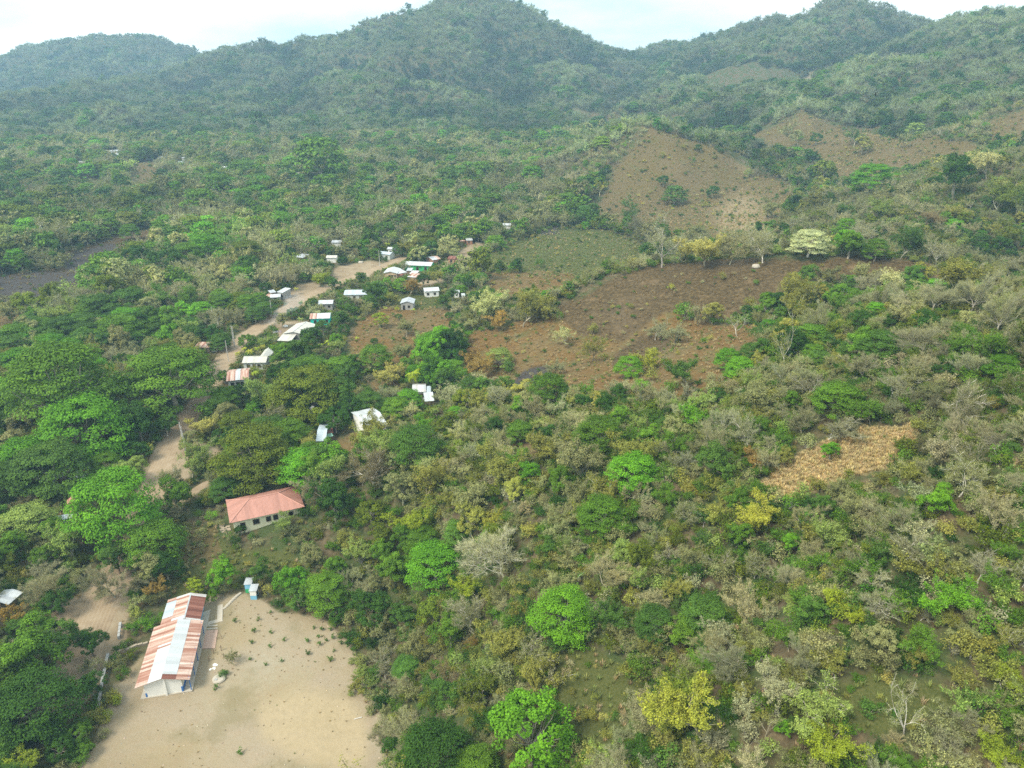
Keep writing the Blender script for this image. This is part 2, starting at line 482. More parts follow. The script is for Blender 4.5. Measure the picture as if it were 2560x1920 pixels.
def road_mat():
    t = NT_("road_dirt"); p = t.pos()
    across = t.attr('across', out='Fac')
    n = t.noise(p, 0.35, 5, .6); n2 = t.noise(p, 2.4, 5, .65)
    c = t.ramp(n, [(.3, (.22, .16, .10)), (.55, (.29, .22, .14)), (.75, (.345, .275, .19))])
    c = t.mix(t.math('MULTIPLY', t.step(n2, .5, .75), .35), c, (.28, .21, .135))
    w = t.node('TexWave', wave_profile='SIN'); w.inputs['Scale'].default_value = 1.0
    tr = t.math('POWER', t.math('ABSOLUTE', t.math('SINE', t.math('MULTIPLY', across, 9.0))), 3.0)
    c = t.mix(t.math('MULTIPLY', tr, .30), c, (.38, .305, .215))
    t.bsdf(c, .95, .08, t.bump(n2, .4, .08)); return t.m

def rust_mat(name, amount=0.75, dark=False):
    """corrugated iron sheets: rust in streaks down the slope, sheet by sheet"""
    t = NT_(name); uv = t.node('UVMap').outputs[0]
    n = t.noise(t.mapping(uv, (2.2, .16, 1)), 1.0, 6, .65); n2 = t.noise(t.mapping(uv, (4.0, .5, 1)), 1.0, 4, .65)
    sep = t.node('SeparateXYZ'); t.link(uv, sep.inputs[0])
    lap = t.math('FRACT', t.math('MULTIPLY', sep.outputs[1], .48))
    sheet = t.node('TexWhiteNoise', noise_dimensions='1D'); t.link(t.math('FLOOR', t.math('MULTIPLY', sep.outputs[0], 1.7)), sheet.inputs['W'])
    sv = t.math('ADD', t.math('MULTIPLY', sheet.outputs['Value'], .32), t.math('MULTIPLY', n, .85))
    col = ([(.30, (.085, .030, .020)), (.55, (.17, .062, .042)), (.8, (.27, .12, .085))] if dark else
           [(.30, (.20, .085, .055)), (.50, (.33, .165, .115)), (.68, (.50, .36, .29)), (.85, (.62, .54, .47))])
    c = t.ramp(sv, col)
    c = t.mix(t.math('MULTIPLY', t.step(n2, .5, .75), .5), c, (.15, .06, .04))
    c = t.mix(t.math('MULTIPLY', t.step(lap, .94, 1.0), .4), c, (.10, .05, .04))
    w = t.math('SINE', t.math('MULTIPLY', sep.outputs[0], 24.0))
    t.bsdf(c, .7, .3, t.bump(w, .5, .03)); return t.m

def tin_mat(name, col=(.72, .78, .80), stain=(.45, .40, .36), amt=.5, rough=.45):
    t = NT_(name); uv = t.node('UVMap').outputs[0]
    n = t.noise(t.mapping(uv, (1.4, .25, 1)), .8, 5, .6); n2 = t.noise(uv, .5, 4, .6)
    sep = t.node('SeparateXYZ'); t.link(uv, sep.inputs[0])
    sheet = t.node('TexWhiteNoise', noise_dimensions='1D'); t.link(t.math('FLOOR', t.math('MULTIPLY', sep.outputs[0], 1.15)), sheet.inputs['W'])
    c = t.mix(sheet.outputs['Value'], tuple(x*.80 for x in col), col)
    c = t.mix(t.math('MULTIPLY', t.step(n, .52, .78), amt), c, stain)
    c = t.mix(t.math('MULTIPLY', t.step(n2, .45, .75), .25), c, tuple(x*.8 for x in col))
    w = t.math('SINE', t.math('MULTIPLY', sep.outputs[0], 24.0))
    t.bsdf(c, rough, .4, t.bump(w, .5, .03)); return t.m

M = {}
M['leaf'] = leaf_mat(); M['bark'] = bark_mat(); M['ground'] = ground_mat(); M['road'] = road_mat()
M['rust'] = rust_mat('rusty_iron'); M['rust_dark'] = rust_mat('dark_rusty_iron', dark=True)
M['tin'] = tin_mat('white_tin', (.49, .52, .525), (.33, .29, .25)); M['tin_blue'] = tin_mat('bluish_tin', (.44, .51, .55), (.30, .30, .28), .4)
M['tin_grey'] = tin_mat('grey_tin', (.42, .45, .47), (.25, .22, .2), .5)
M['tin_patchy'] = tin_mat('patchy_tin', (.52, .52, .50), (.27, .12, .09), .85)
M['cream_tin'] = tin_mat('cream_tin', (.51, .50, .44), (.40, .36, .29), .4)
M['salmon'] = tin_mat('salmon_roof', (.42, .205, .155), (.25, .115, .085), .9, .6)
M['salmon_ridge'] = plain('salmon_ridge', (.50, .27, .21), .6, .1)
M['white_wall'] = plain('white_wall', (.74, .74, .70), .8, .08, .8, dirt=(.52, .45, .36))
M['cream_wall'] = plain('cream_wall', (.70, .68, .47), .85, .10, .7, dirt=(.50, .42, .28))
M['beige_wall'] = plain('beige_wall', (.58, .43, .28), .85, .12, .7, dirt=(.36, .26, .17))
M['grey_wall'] = plain('grey_block_wall', (.33, .33, .31), .9, .15, 1.0, dirt=(.25, .23, .2))
M['brick_wall'] = plain('brick_wall', (.36, .19, .12), .9, .2, 2.0, dirt=(.22, .14, .1))
M['pale_wall'] = plain('pale_wall', (.50, .54, .50), .85, .1, .8, dirt=(.42, .40, .34))
M['turquoise'] = plain('turquoise_paint', (.02, .52, .42), .7, .12)
M['green_paint'] = plain('green_paint', (.05, .38, .14), .75, .15)
M['blue_paint'] = plain('blue_paint', (.05, .16, .42), .7, .15)
M['light_blue'] = plain('light_blue_paint', (.20, .45, .62), .7, .15)
M['dark_open'] = plain('dark_interior', (.020, .019, .018), .9, .2)
M['wood'] = plain('weathered_wood', (.24, .18, .12), .9, .3, 3)
M['pole'] = plain('pole_concrete', (.50, .48, .44), .9, .1, 2)
M['concrete'] = plain('old_concrete', (.42, .38, .31), .95, .2, 1.5, dirt=(.26, .21, .15))
M['pink_slab'] = plain('pink_slab', (.46, .32, .245), .95, .12, 1.0, dirt=(.36, .27, .18))
M['stone'] = plain('field_stone', (.36, .30, .22), .95, .3, 2.0, dirt=(.2, .16, .11))
M['plastic'] = plain('white_plastic', (.78, .77, .70), .5, .05)
M['green_tarp'] = tin_mat('green_tarp', (.22, .42, .32), (.3, .35, .28), .4, .7)
M['feather'] = plain('black_feather', (.012, .011, .011), .8, .2)

# ------------------------------------------------------------------ object helpers
def tag(o, label=None, cat=None, group=None, kind=None):
    if label: o['label'] = label
    if cat: o['category'] = cat
    if group: o['group'] = group
    if kind: o['kind'] = kind
    return o

ARR = {}
def mesh_np(name, V, Fc, mats, mi=None, lv=None, smooth=False):
    """V (n,3), Fc list of index arrays (each (m,k))"""
    me = bpy.data.meshes.new(name)
    V = np.asarray(V, np.float32)
    Fc = [np.asarray(f, np.int32) for f in Fc if len(f)]
    loops = np.concatenate([f.ravel() for f in Fc])
    tot = np.concatenate([np.full(len(f), f.shape[1], np.int32) for f in Fc])
    start = np.concatenate([[0], np.cumsum(tot)[:-1]]).astype(np.int32)
    me.vertices.add(len(V)); me.vertices.foreach_set('co', V.ravel())
    me.loops.add(len(loops)); me.loops.foreach_set('vertex_index', loops)
    me.polygons.add(len(tot)); me.polygons.foreach_set('loop_start', start); me.polygons.foreach_set('loop_total', tot)
    for m in mats: me.materials.append(m)
    if mi is not None: me.polygons.foreach_set('material_index', np.asarray(mi, np.int32))
    if smooth: me.polygons.foreach_set('use_smooth', np.ones(len(tot), bool))
    if lv is not None:
        a = me.attributes.new('lv', 'FLOAT', 'FACE'); a.data.foreach_set('value', np.asarray(lv, np.float32))
    me.update(calc_edges=True)
    ARR[me.name] = (V, Fc, lv)
    return me

def link(name, me, parent=None, loc=None, rot=None):
    o = bpy.data.objects.new(name, me); COL.objects.link(o)
    if parent is not None: o.parent = parent
    if loc is not None: o.location = loc
    if rot is not None: o.rotation_euler = rot
    return o

def empty(name, loc, rz=0.0):
    o = bpy.data.objects.new(name, None); COL.objects.link(o)
    o.location = loc; o.rotation_euler = (0, 0, rz); o.empty_display_size = 0.3
    return o

# ------------------------------------------------------------------ ground sheet
def build_ground():
    x, y = GX.ravel(), GY.ravel()
    r = np.hypot(x, y)
    idx = np.arange(NT*NR).reshape(NT, NR)
    Fq = np.stack([idx[:-1, :-1], idx[1:, :-1], idx[1:, 1:], idx[:-1, 1:]], -1).reshape(-1, 4)[:, ::-1]
    me = mesh_np('ground', np.stack([x, y, GZ.ravel()], 1), [Fq], [M['ground']], smooth=True)
    def soft(a, n=2):
        a = a.reshape(NT, NR).astype(float)
        for _ in range(n):
            b = np.pad(a, 1, mode='edge')
            a = (b[:-2, 1:-1]+b[2:, 1:-1]+b[1:-1, :-2]+b[1:-1, 2:]+2*a)/6
        return a.ravel()
    zs = {}
    for k in ZP:
        zs[k] = soft(zone(k, x, y, 2.4 if k == 'yard' else 1.5 if k in ('dry', 'red', 'burn') else 1.0), 3)
    near = r < 700
    rd = np.full(len(x), 50.0)
    rd[near] = road_dist(x[near], y[near])
    zs['dirt'] = np.maximum(zs['dirt'], np.clip(1.0-rd/2.2, 0, 1)*(fbm(x/6, y/6, 77, 3)*.6+.75))
    def put(name, a, b, c):
        at = me.attributes.new(name, 'FLOAT_COLOR', 'POINT')
        at.data.foreach_set('color', np.stack([a, b, c, np.ones_like(a)], 1).astype(np.float32).ravel())
    put('zone_one', zs['dirt'], zs['red'], zs['dry'])
    put('zone_two', zs['ochre'], zs['green'], zs['burn'])
    at = me.attributes.new('zone_three', 'FLOAT', 'POINT'); at.data.foreach_set('value', zs['yard'].astype(np.float32))
    at = me.attributes.new('zone_five', 'FLOAT', 'POINT'); at.data.foreach_set('value', zs['char'].astype(np.float32))
    at = me.attributes.new('zone_four', 'FLOAT', 'POINT'); at.data.foreach_set('value', soft(zs['bare'], 10).astype(np.float32))
    o = link('ground', me); tag(o, kind='structure')
    return o
build_ground()

for P, w in ROADW:
    n = len(P); T = np.gradient(P, axis=0); T /= np.linalg.norm(T, axis=1)[:, None]
    Nn = np.stack([T[:, 1], -T[:, 0]], 1)
    K = 9
    V = []; ac = []
    jit = fbm(np.arange(n)/3.0, np.zeros(n), 91, 3)*0.9
    jit2 = fbm(np.arange(n)/3.0, np.zeros(n)+50, 93, 3)*0.9
    for k in range(K):
        a = (k/(K-1)-.5)*w
        off = a + (jit if k == 0 else jit2 if k == K-1 else 0)
        xy = P + Nn*(off[:, None] if np.ndim(off) else off)
        z = gz(xy[:, 0], xy[:, 1]) + (0.07 if 0 < k < K-1 else -0.05)
        V.append(np.column_stack([xy, z])); ac.append(np.full(n, a))
    V = np.concatenate(V); idx = np.arange(n*K).reshape(K, n)
    Fq = np.stack([idx[:-1, :-1], idx[:-1, 1:], idx[1:, 1:], idx[1:, :-1]], -1).reshape(-1, 4)[:, ::-1]
    me = mesh_np('dirt_road', V, [Fq], [M['road']], smooth=True)
    at = me.attributes.new('across', 'FLOAT', 'POINT'); at.data.foreach_set('value', (np.concatenate(ac)/w*3.5).astype(np.float32))
    tag(link('dirt_road', me), kind='structure')

# ------------------------------------------------------------------ haze
HAZE = 0.00019
def build_haze():
    bm = bmesh.new(); bmesh.ops.create_cube(bm, size=1)
    zlo, zhi = GZ.min()-1.5, max(GZ.max(), CAM_H)+25
    for v in bm.verts:
        v.co = (v.co.x*2*3000, v.co.y*3060+1480, zlo if v.co.z < 0 else zhi)
    me = bpy.data.meshes.new('haze'); bm.to_mesh(me); bm.free()
    t = NT_('haze_air'); v = t.node('VolumePrincipled')
    v.inputs['Color'].default_value = (.48, .78, 1.0, 1); v.inputs['Density'].default_value = HAZE
    v.inputs['Anisotropy'].default_value = 0.0
    t.link(v.outputs[0], t.out.inputs['Volume'])
    me.materials.append(t.m)
    tag(link('haze', me), kind='stuff')
build_haze()

# ------------------------------------------------------------------ trees: crowns of leaf sprays, trunks with limbs
def unit(v): return v/np.maximum(np.linalg.norm(v, axis=-1, keepdims=True), 1e-9)

def leaves(C, R, n, size, outc, rg, up=0.5, rnd=0.8, shell=0.55, aspect=0.62, along=False):
    """leaf sprays in blobs: C (k,3) centres, R (k,3) radii, n per blob; faces look out from outc and up"""
    k = len(C)
    d = unit(rg.normal(size=(k, n, 3)))
    rad = rg.uniform(shell, 1.0, size=(k, n, 1))**0.7
    clv = rg.uniform(0.15, 0.85, size=(k, 1))
    P = C[:, None, :] + d*rad*R[:, None, :]
    out = unit(P-outc)
    N = unit(d*0.8 + out*0.6 + np.array([0, 0, up]) + rg.normal(size=P.shape)*rnd*0.6)
    A = unit(np.cross(N, unit(rg.normal(size=P.shape))))
    if along: A = unit(out + d*.7 + np.array([0, 0, .3]) + rg.normal(size=P.shape)*.35)
    B = unit(np.cross(N, A))
    s = size*rg.uniform(.55, 1.35, size=(k, n, 1))
    q0 = P - A*s*.5; q1 = P + B*s*.5*aspect; q2 = P + A*s*.5 - N*s*.14; q3 = P - B*s*.5*aspect
    V = np.stack([q0, q1, q2, q3], 2).reshape(-1, 3)
    lv = np.clip(clv*0.62 + rg.uniform(0, 1, size=(k, n))*0.38, 0, 1).ravel()
    m = k*n
    return V, np.arange(m*4).reshape(m, 4), lv

def tubes(segs, sides=5):
    """segs: list of (points (m,3), radii (m,))"""
    Vs, Fs = [], []; off = 0
    for P, R in segs:
        P = np.asarray(P, float); R = np.asarray(R, float); m = len(P)
        T = unit(np.gradient(P, axis=0))
        ref = np.where(np.abs(T[:, 2:3]) > .9, np.array([[1., 0, 0]]), np.array([[0, 0, 1.]]))
        A = unit(np.cross(T, ref)); B = np.cross(T, A)
        ang = np.arange(sides)*2*math.pi/sides
        V = P[:, None, :] + R[:, None, None]*(np.cos(ang)[None, :, None]*A[:, None, :] + np.sin(ang)[None, :, None]*B[:, None, :])
        Vs.append(V.reshape(-1, 3))
        i = np.arange(m*sides).reshape(m, sides)
        j = np.roll(i, -1, axis=1)
        Fs.append(np.stack([i[:-1], j[:-1], j[1:], i[1:]], -1).reshape(-1, 4)+off); off += m*sides
    return np.concatenate(Vs), np.concatenate(Fs)

def limb(a, b, r0, r1, rg, sag=0.15, m=5):
    t = np.linspace(0, 1, m)[:, None]
    a = np.asarray(a, float); b = np.asarray(b, float)
    L = np.linalg.norm(b-a)
    mid = (a+b)/2 + np.array([0, 0, -L*sag*0.3]) + rg.normal(size=3)*L*0.06
    P = (1-t)**2*a + 2*t*(1-t)*mid + t*t*b
    P[1:-1] += rg.normal(size=(m-2, 3))*L*0.02
    return P, np.linspace(r0, r1, m)

def grow(rg, H, levels, spread, r0, kids, ratio, upw=0.35, seed_dirs=None, start=0.22, mseg=4):
    """a bare skeleton: trunk, limbs, branches, twigs"""
    segs, tips = [], []
    def rec(p, d, L, r, lev):
        m = mseg if lev < 3 else 3
        pts = [p]
        dd = d
        for i in range(m-1):
            dd = unit(dd + rg.normal(size=3)*0.20 + np.array([0, 0, upw*0.12]))
            pts.append(pts[-1]+dd*L/(m-1))
        r1 = r*0.62
        segs.append((np.array(pts), np.linspace(r, max(r1, 0.022), m)))
        if lev >= levels:
            tips.append(pts[-1]); tips.append(pts[len(pts)//2]); return
        n = kids[min(lev, len(kids)-1)]
        for i in range(n):
            t = rg.uniform(0.35 if lev else 0.75, 1.0) if i else 1.0
            k = min(int(t*(m-1)), m-1)
            base = pts[k]
            az = rg.uniform(0, 2*math.pi) if lev else 2*math.pi*i/n + rg.uniform(-.4, .4)
            side = unit(np.cross(dd, unit(rg.normal(size=3)))) if lev else np.array([math.cos(az), math.sin(az), 0])
            sp = spread*rg.uniform(.6, 1.25)
            nd = unit(dd*math.cos(sp) + side*math.sin(sp) + np.array([0, 0, upw*0.5]))
            rec(np.array(base), nd, L*ratio*rg.uniform(.75, 1.2)*(2.1 if lev == 0 else 1), max(r1*.72, 0.024), lev+1)
    rec(np.zeros(3), unit(np.array([rg.normal()*.08, rg.normal()*.08, 1.])), H*start, r0, 0)
    return segs, np.array(tips)

def fit(segs, tips, W, H):
    allp = np.concatenate([s[0] for s in segs])
    lo, hi = allp.min(0), allp.max(0)
    k = np.array([W/max(hi[0]-lo[0], .1), W/max(hi[1]-lo[1], .1), H/hi[2]])
    return [(p*k, r) for p, r in segs], tips*k

PROTO = {}     # species -> list of (crown mesh or None, trunk mesh, nominal width, height)
def add_proto(sp, crown, trunk, W, H): PROTO.setdefault(sp, []).append((crown, trunk, W, H))

def crown_mesh(name, parts):
    V = []; Fc = []; L = []; off = 0
    for v, f, l in parts:
        V.append(v); Fc.append(f+off); L.append(l); off += len(v)
    return mesh_np(name, np.concatenate(V), [np.concatenate(Fc)], [M['leaf']], lv=np.concatenate(L))

def trunk_mesh(segs, sides=5, rg=rng):
    thick = [s for s in segs if s[1][0] > .05]; thin = [s for s in segs if s[1][0] <= .05]
    V, Fc, off = [], [], 0
    if thick: v, f = tubes(thick, sides); V.append(v); Fc.append(f); off = len(v)
    if thin: v, f = tubes(thin, 3); V.append(v); Fc.append(f+off)
    f = np.concatenate(Fc)
    return mesh_np('trunk', np.concatenate(V), [f], [M['bark']], lv=rng.uniform(0, 1, len(f)), smooth=True)

def make_umbrella(seed, dens=1.0, lod=1.0, tall=0.76, flat=1.0):
    """broad tiered crown: flat pads of feathery leaves in layers, the lower ones hanging at the rim"""
    rg = np.random.default_rng(seed); W = 10.0; H = W*tall
    CC, RR = [], []
    for lay, (n, r0, r1, z0, z1) in enumerate([(30, 0, .62, .93, .84), (34, .35, .86, .84, .64), (36, .60, 1.0, .66, .42), (24, .70, 1.0, .46, .20)]):
        a = rg.uniform(0, 2*math.pi, n); rr = np.sqrt(rg.uniform(r0*r0, r1*r1, n))
        lob = 1+0.10*np.sin(a*3+seed)+0.07*np.sin(a*5+seed*2)
        r = rr*lob*.5*W*.90
        t = (rr-r0)/max(r1-r0, .01)
        z = H*(z0+(z1-z0)*t*flat) + rg.normal(size=n)*H*.018
        CC.append(np.stack([r*np.cos(a), r*np.sin(a), z], 1))
        RR.append(np.stack([rg.uniform(.9, 1.45, n), rg.uniform(.9, 1.45, n), rg.uniform(.24, .44, n)], 1))
    CC = np.concatenate(CC); RR = np.concatenate(RR)
    per = int(135*dens*lod); size = .25/math.sqrt(lod)*(1 if lod > .5 else .92)
    pts = leaves(CC, RR, per, size, np.array([0, 0, H*.25]), rg, up=1.0, rnd=.75, shell=.3)
    segs = [limb((0, 0, -0.3), (rg.normal()*.2, rg.normal()*.2, H*.28), W*.034, W*.024, rg, 0)]
    top = segs[0][0][-1]
    for i in range(0, len(CC), 5 if lod > .5 else 16):
        segs.append(limb(top, CC[i]-np.array([0, 0, .25]), W*.0085, W*.003, rg, sag=.9, m=5))
    return crown_mesh('crown', [pts]), trunk_mesh(segs), W, H

def make_round(seed, lod=1.0, tall=.88, lobes=1, dens=1.0, loose=.0):
    rg = np.random.default_rng(seed); W = 10.0; H = W*tall
    CC, RR = [], []
    cs = [(np.zeros(3)+np.array([0, 0, H*.56]), np.array([W*.42, W*.42, H*.40]))]
    if lobes > 1:
        cs = []
        for i in range(lobes):
            a = 2*math.pi*i/lobes+rg.uniform(-.5, .5); d = W*rg.uniform(.14, .27)
            cs.append((np.array([d*math.cos(a), d*math.sin(a), H*rg.uniform(.42, .72)]), np.array([W*rg.uniform(.22, .30)]*2+[H*rg.uniform(.20, .29)])))
        cs.append((np.array([0, 0, H*.62]), np.array([W*.25, W*.25, H*.28])))
    k = int(66/len(cs)) + 4
    for c, r in cs:
        d = unit(rg.normal(size=(k, 3))); d[:, 2] = np.where(d[:, 2] < -.55, -d[:, 2], d[:, 2])
        CC.append(c+d*r*rg.uniform(.78, 1.02, size=(k, 1))); RR.append(np.full((k, 3), 1.0)*rg.uniform(.62, 1.05, size=(k, 1))*np.array([1, 1, .72]))
    CC = np.concatenate(CC); RR = np.concatenate(RR)
    keep = rg.uniform(0, 1, len(CC)) > loose
    CC, RR = CC[keep], RR[keep]
    RR = RR*W/10
    per = int(105*lod*dens); size = .33/math.sqrt(lod)
    pts = leaves(CC, RR, per, size, np.array([0, 0, H*.45]), rg, up=.55, rnd=.9, shell=.4)
    segs = [limb((0, 0, -.3), (0, 0, H*.34), W*.034, W*.024, rg, 0)]
    top = segs[0][0][-1]
    for i in range(0, len(CC), 3 if lod > .5 else 9):
        segs.append(limb(top, CC[i], W*.008, W*.003, rg, sag=.4))
    return crown_mesh('crown', [pts]), trunk_mesh(segs), W, H

def make_airy(seed, lod=1.0, tall=.95, leafn=26, size=.26, levels=4, start=.24, spread=.62, r0=.2, kids=(5, 4, 4, 4), blob=.55, twig=0, tsize=.75):
    rg = np.random.default_rng(seed); W = 10.0; H = W*tall
    segs, tips = grow(rg, H, levels, spread, r0, kids, .62, start=start)
    segs, tips = fit(segs, tips, W*.95, H*.97)
    cm = None
    parts = []
    if twig > 0:
        tt = tips if lod > .6 else tips[rg.permutation(len(tips))[:len(tips)//2]]
        parts.append(leaves(tt, np.full((len(tt), 3), .42), twig if lod > .6 else max(3, twig//2), tsize*(1 if lod > .6 else 1.5), np.array([0, 0, H*.35]), rg, up=.2, rnd=1.2, shell=.1, aspect=.055 if lod > .6 else .09, along=True))
    if leafn > 0:
        if lod < .6:
            sel = rg.permutation(len(tips))[:int(len(tips)*max(lod*1.6, .1))]; tips = tips[sel]
            leafn = max(3, int(leafn*.45)); size = size*2.2; blob *= 1.5
        R = np.full((len(tips), 3), blob)*rg.uniform(.6, 1.3, size=(len(tips), 1))
        keep = rg.uniform(size=len(tips)) > .12
        pts = leaves(tips[keep], R[keep], leafn, size, np.array([0, 0, H*.4]), rg, up=.5, rnd=1.0, shell=.1)
        parts.append(pts)
    if parts: cm = crown_mesh('twigs' if leafn == 0 else 'crown', parts)
    if lod < .6:
        segs = [s for s in segs if s[1][0] > .03]
        segs = [(p, np.maximum(r, .05)) for p, r in segs]
    return cm, trunk_mesh(segs, 5 if lod > .6 else 3), W, H

def make_palm(seed):
    rg = np.random.default_rng(seed); W = 7.0; H = 8.5
    lean = rg.normal(size=2)*.5
    top = np.array([lean[0], lean[1], H*.74])
    P, R = limb((0, 0, -.2), top, .19, .12, rg, 0, 7)
    tv = [(P, R)]
    V, Fc, lv = [], [], []; off = 0
    for i in range(17):
        az = 2*math.pi*i/17*3.0+rg.uniform(-.25, .25); el = rg.uniform(-.15, 1.15)
        L = rg.uniform(3.0, 3.9); m = 9
        t = np.linspace(0, 1, m)
        d = np.array([math.cos(az), math.sin(az)])
        hx = np.cumsum(np.cos(el-t*1.7))*L/m; hz = np.cumsum(np.sin(el-t*1.7))*L/m
        sp = np.stack([top[0]+d[0]*hx, top[1]+d[1]*hx, top[2]+hz], 1)
        side = np.array([-d[1], d[0], 0])
        for j in range(1, m):
            w = .78*math.sin(min(t[j]*1.15+.12, 1)*math.pi*.92)+.14
            for sgn in (-1, 1):
                for h in (0, .5):
                    a = sp[j-1]+(sp[j]-sp[j-1])*h; b = a+(sp[j]-sp[j-1])*.42
                    tip = (a+b)/2 + side*sgn*w + (sp[j]-sp[j-1])*.5 - np.array([0, 0, w*.55])
                    V += [a, b, tip+(b-a)*.25, tip]; Fc.append([off, off+1, off+2, off+3]); off += 4
                    lv.append(np.clip(.35+.4*(el/1.1)+rg.uniform(-.2, .2), 0, 1))
    cm = mesh_np('fronds', np.array(V), [np.array(Fc)], [M['leaf']], lv=lv)
    return cm, trunk_mesh(tv, 7), W, H

def make_banana(seed):
    rg = np.random.default_rng(seed); W = 4.0; H = 4.2
    V, Fc, lv = [], [], []; off = 0
    for i in range(9):
        az = i*2.4+rg.uniform(-.3, .3); el = rg.uniform(.5, 1.3); L = rg.uniform(1.9, 2.6); m = 7
        t = np.linspace(0, 1, m); d = np.array([math.cos(az), math.sin(az)])
        hx = np.cumsum(np.cos(el-t*1.9))*L/m; hz = np.cumsum(np.sin(el-t*1.9))*L/m
        sp = np.stack([d[0]*hx, d[1]*hx, 1.7+hz], 1); side = np.array([-d[1], d[0], 0])
        w = .34*np.sin(np.clip(t*1.05+.08, 0, 1)*math.pi)[:, None]
        A = sp+side*w-np.array([0, 0, .10]); B = sp-side*w-np.array([0, 0, .10])
        V += list(A)+list(sp)+list(B)
        for j in range(m-1):
            Fc.append([off+j, off+j+1, off+m+j+1, off+m+j]); Fc.append([off+m+j, off+m+j+1, off+2*m+j+1, off+2*m+j]); lv += [rg.uniform(.3, .9)]*2
        off += 3*m
    cm = mesh_np('leaves', np.array(V), [np.array(Fc)], [M['leaf']], lv=lv)
    return cm, trunk_mesh([limb((0, 0, -.1), (0, 0, 1.8), .14, .10, rg, 0)], 6), W, H

def make_bush(seed, n=14, per=34, size=.16, tall=.75, twigs=True):
    rg = np.random.default_rng(seed); W = 3.0; H = W*tall
    d = unit(rg.normal(size=(n, 3))); d[:, 2] = np.abs(d[:, 2])
    C = d*np.array([W*.34, W*.34, H*.6])*rg.uniform(.5, 1.05, size=(n, 1)) + np.array([0, 0, H*.22])
    R = np.full((n, 3), .48)*rg.uniform(.6, 1.25, size=(n, 1))
    pts = leaves(C, R, per, size, np.array([0, 0, .2]), rg, up=.5, rnd=1.0, shell=.3)
    segs = [limb((0, 0, -.1), c, .035, .012, rg, .2, 4) for c in C[::2]]
    return crown_mesh('foliage', [pts]), trunk_mesh(segs, 4), W, H

def make_seedling(seed):
    rg = np.random.default_rng(seed); W = 1.2; H = 1.0
    n = 9
    C = np.stack([rg.normal(size=n)*.22, rg.normal(size=n)*.22, rg.uniform(.25, .95, n)], 1)
    pts = leaves(C, np.full((n, 3), .2), 16, .17, np.array([0, 0, .3]), rg, up=.7, rnd=.8, shell=.2)
    return crown_mesh('foliage', [pts]), trunk_mesh([limb((0, 0, -.05), c, .02, .008, rg, .1, 3) for c in C[::2]], 3), W, H

def make_tuft(seed):
    rg = np.random.default_rng(seed); n = 26
    a = rg.uniform(0, 2*math.pi, n); r = rg.uniform(0, .28, n); h = rg.uniform(.45, 1.0, n); ln = rg.uniform(.15, .55, n)
    b = np.stack([r*np.cos(a), r*np.sin(a), np.zeros(n)-.03], 1); aa = a+rg.normal(size=n)*.6
    tip = b+np.stack([ln*np.cos(aa), ln*np.sin(aa), h], 1); side = np.stack([-np.sin(aa), np.cos(aa), np.zeros(n)], 1)*.035
    mid = (b+tip)/2+np.array([0, 0, .12])
    V = np.stack([b-side, b+side, mid+side, mid-side, tip], 1).reshape(-1, 3)
    i = np.arange(n)*5
    f4 = np.stack([i, i+1, i+2, i+3], 1); f3 = np.stack([i+3, i+2, i+4], 1)
    return mesh_np('grass_tuft', V, [f4, f3], [M['leaf']], lv=np.tile(rg.uniform(.2, .9, n), 2))

for s in (1, 2, 3, 4): add_proto('U', *make_umbrella(s, 1.0, 1.0, tall=(.76, .70, .82, .74)[s-1], flat=(1, .9, 1.1, 1.0)[s-1]))
for s in (11, 12, 13): add_proto('R', *make_round(s, 1.0, tall=(.84, .92, .80)[s-11], dens=1.15))
for s in (21, 22, 23, 24): add_proto('G', *make_round(s, 1.0, tall=(.98, .9, 1.08, 1.0)[s-21], lobes=(4, 5, 4, 6)[s-21], loose=.08, dens=1.2))
for s in (31, 32, 33, 34): add_proto('O', *make_airy(s, 1.0, leafn=20, size=.27, tall=(.86, .95, .8, 1.0)[s-31], twig=3, blob=.6))
for s in (41, 42, 43, 44): add_proto('S', *make_airy(s, 1.0, leafn=6, size=.22, tall=(.9, .8, 1.0, .85)[s-41], blob=.5, twig=9))
for s in (51, 52, 53, 54): add_proto('B', *make_airy(s, 1.0, leafn=0, tall=(.8, .7, .92, .75)[s-51], r0=.2, twig=13))
for s in (61, 62): add_proto('F', *make_airy(s, 1.0, leafn=24, size=.24, tall=.72, blob=.6, spread=.75))
for s in (71, 72): add_proto('T', *make_airy(s, 1.0, leafn=16, size=.24, tall=1.45, start=.42, levels=3, kids=(4, 4, 4), blob=.7))
for s in (81, 82, 83): add_proto('P', *make_palm(s))
for s in (86, 87): add_proto('N', *make_banana(s))
for s in (91, 92, 93, 94): add_proto('K', *make_bush(s, n=18, per=42))
for s in (95, 96, 97): add_proto('k', *make_airy(s, 1.0, leafn=6, size=.50, tall=.75, levels=3, kids=(7, 4, 4), start=.1, r0=.10, blob=1.0, twig=9, tsize=1.5))
for s in (98, 99): add_proto('Y', *make_seedling(s))
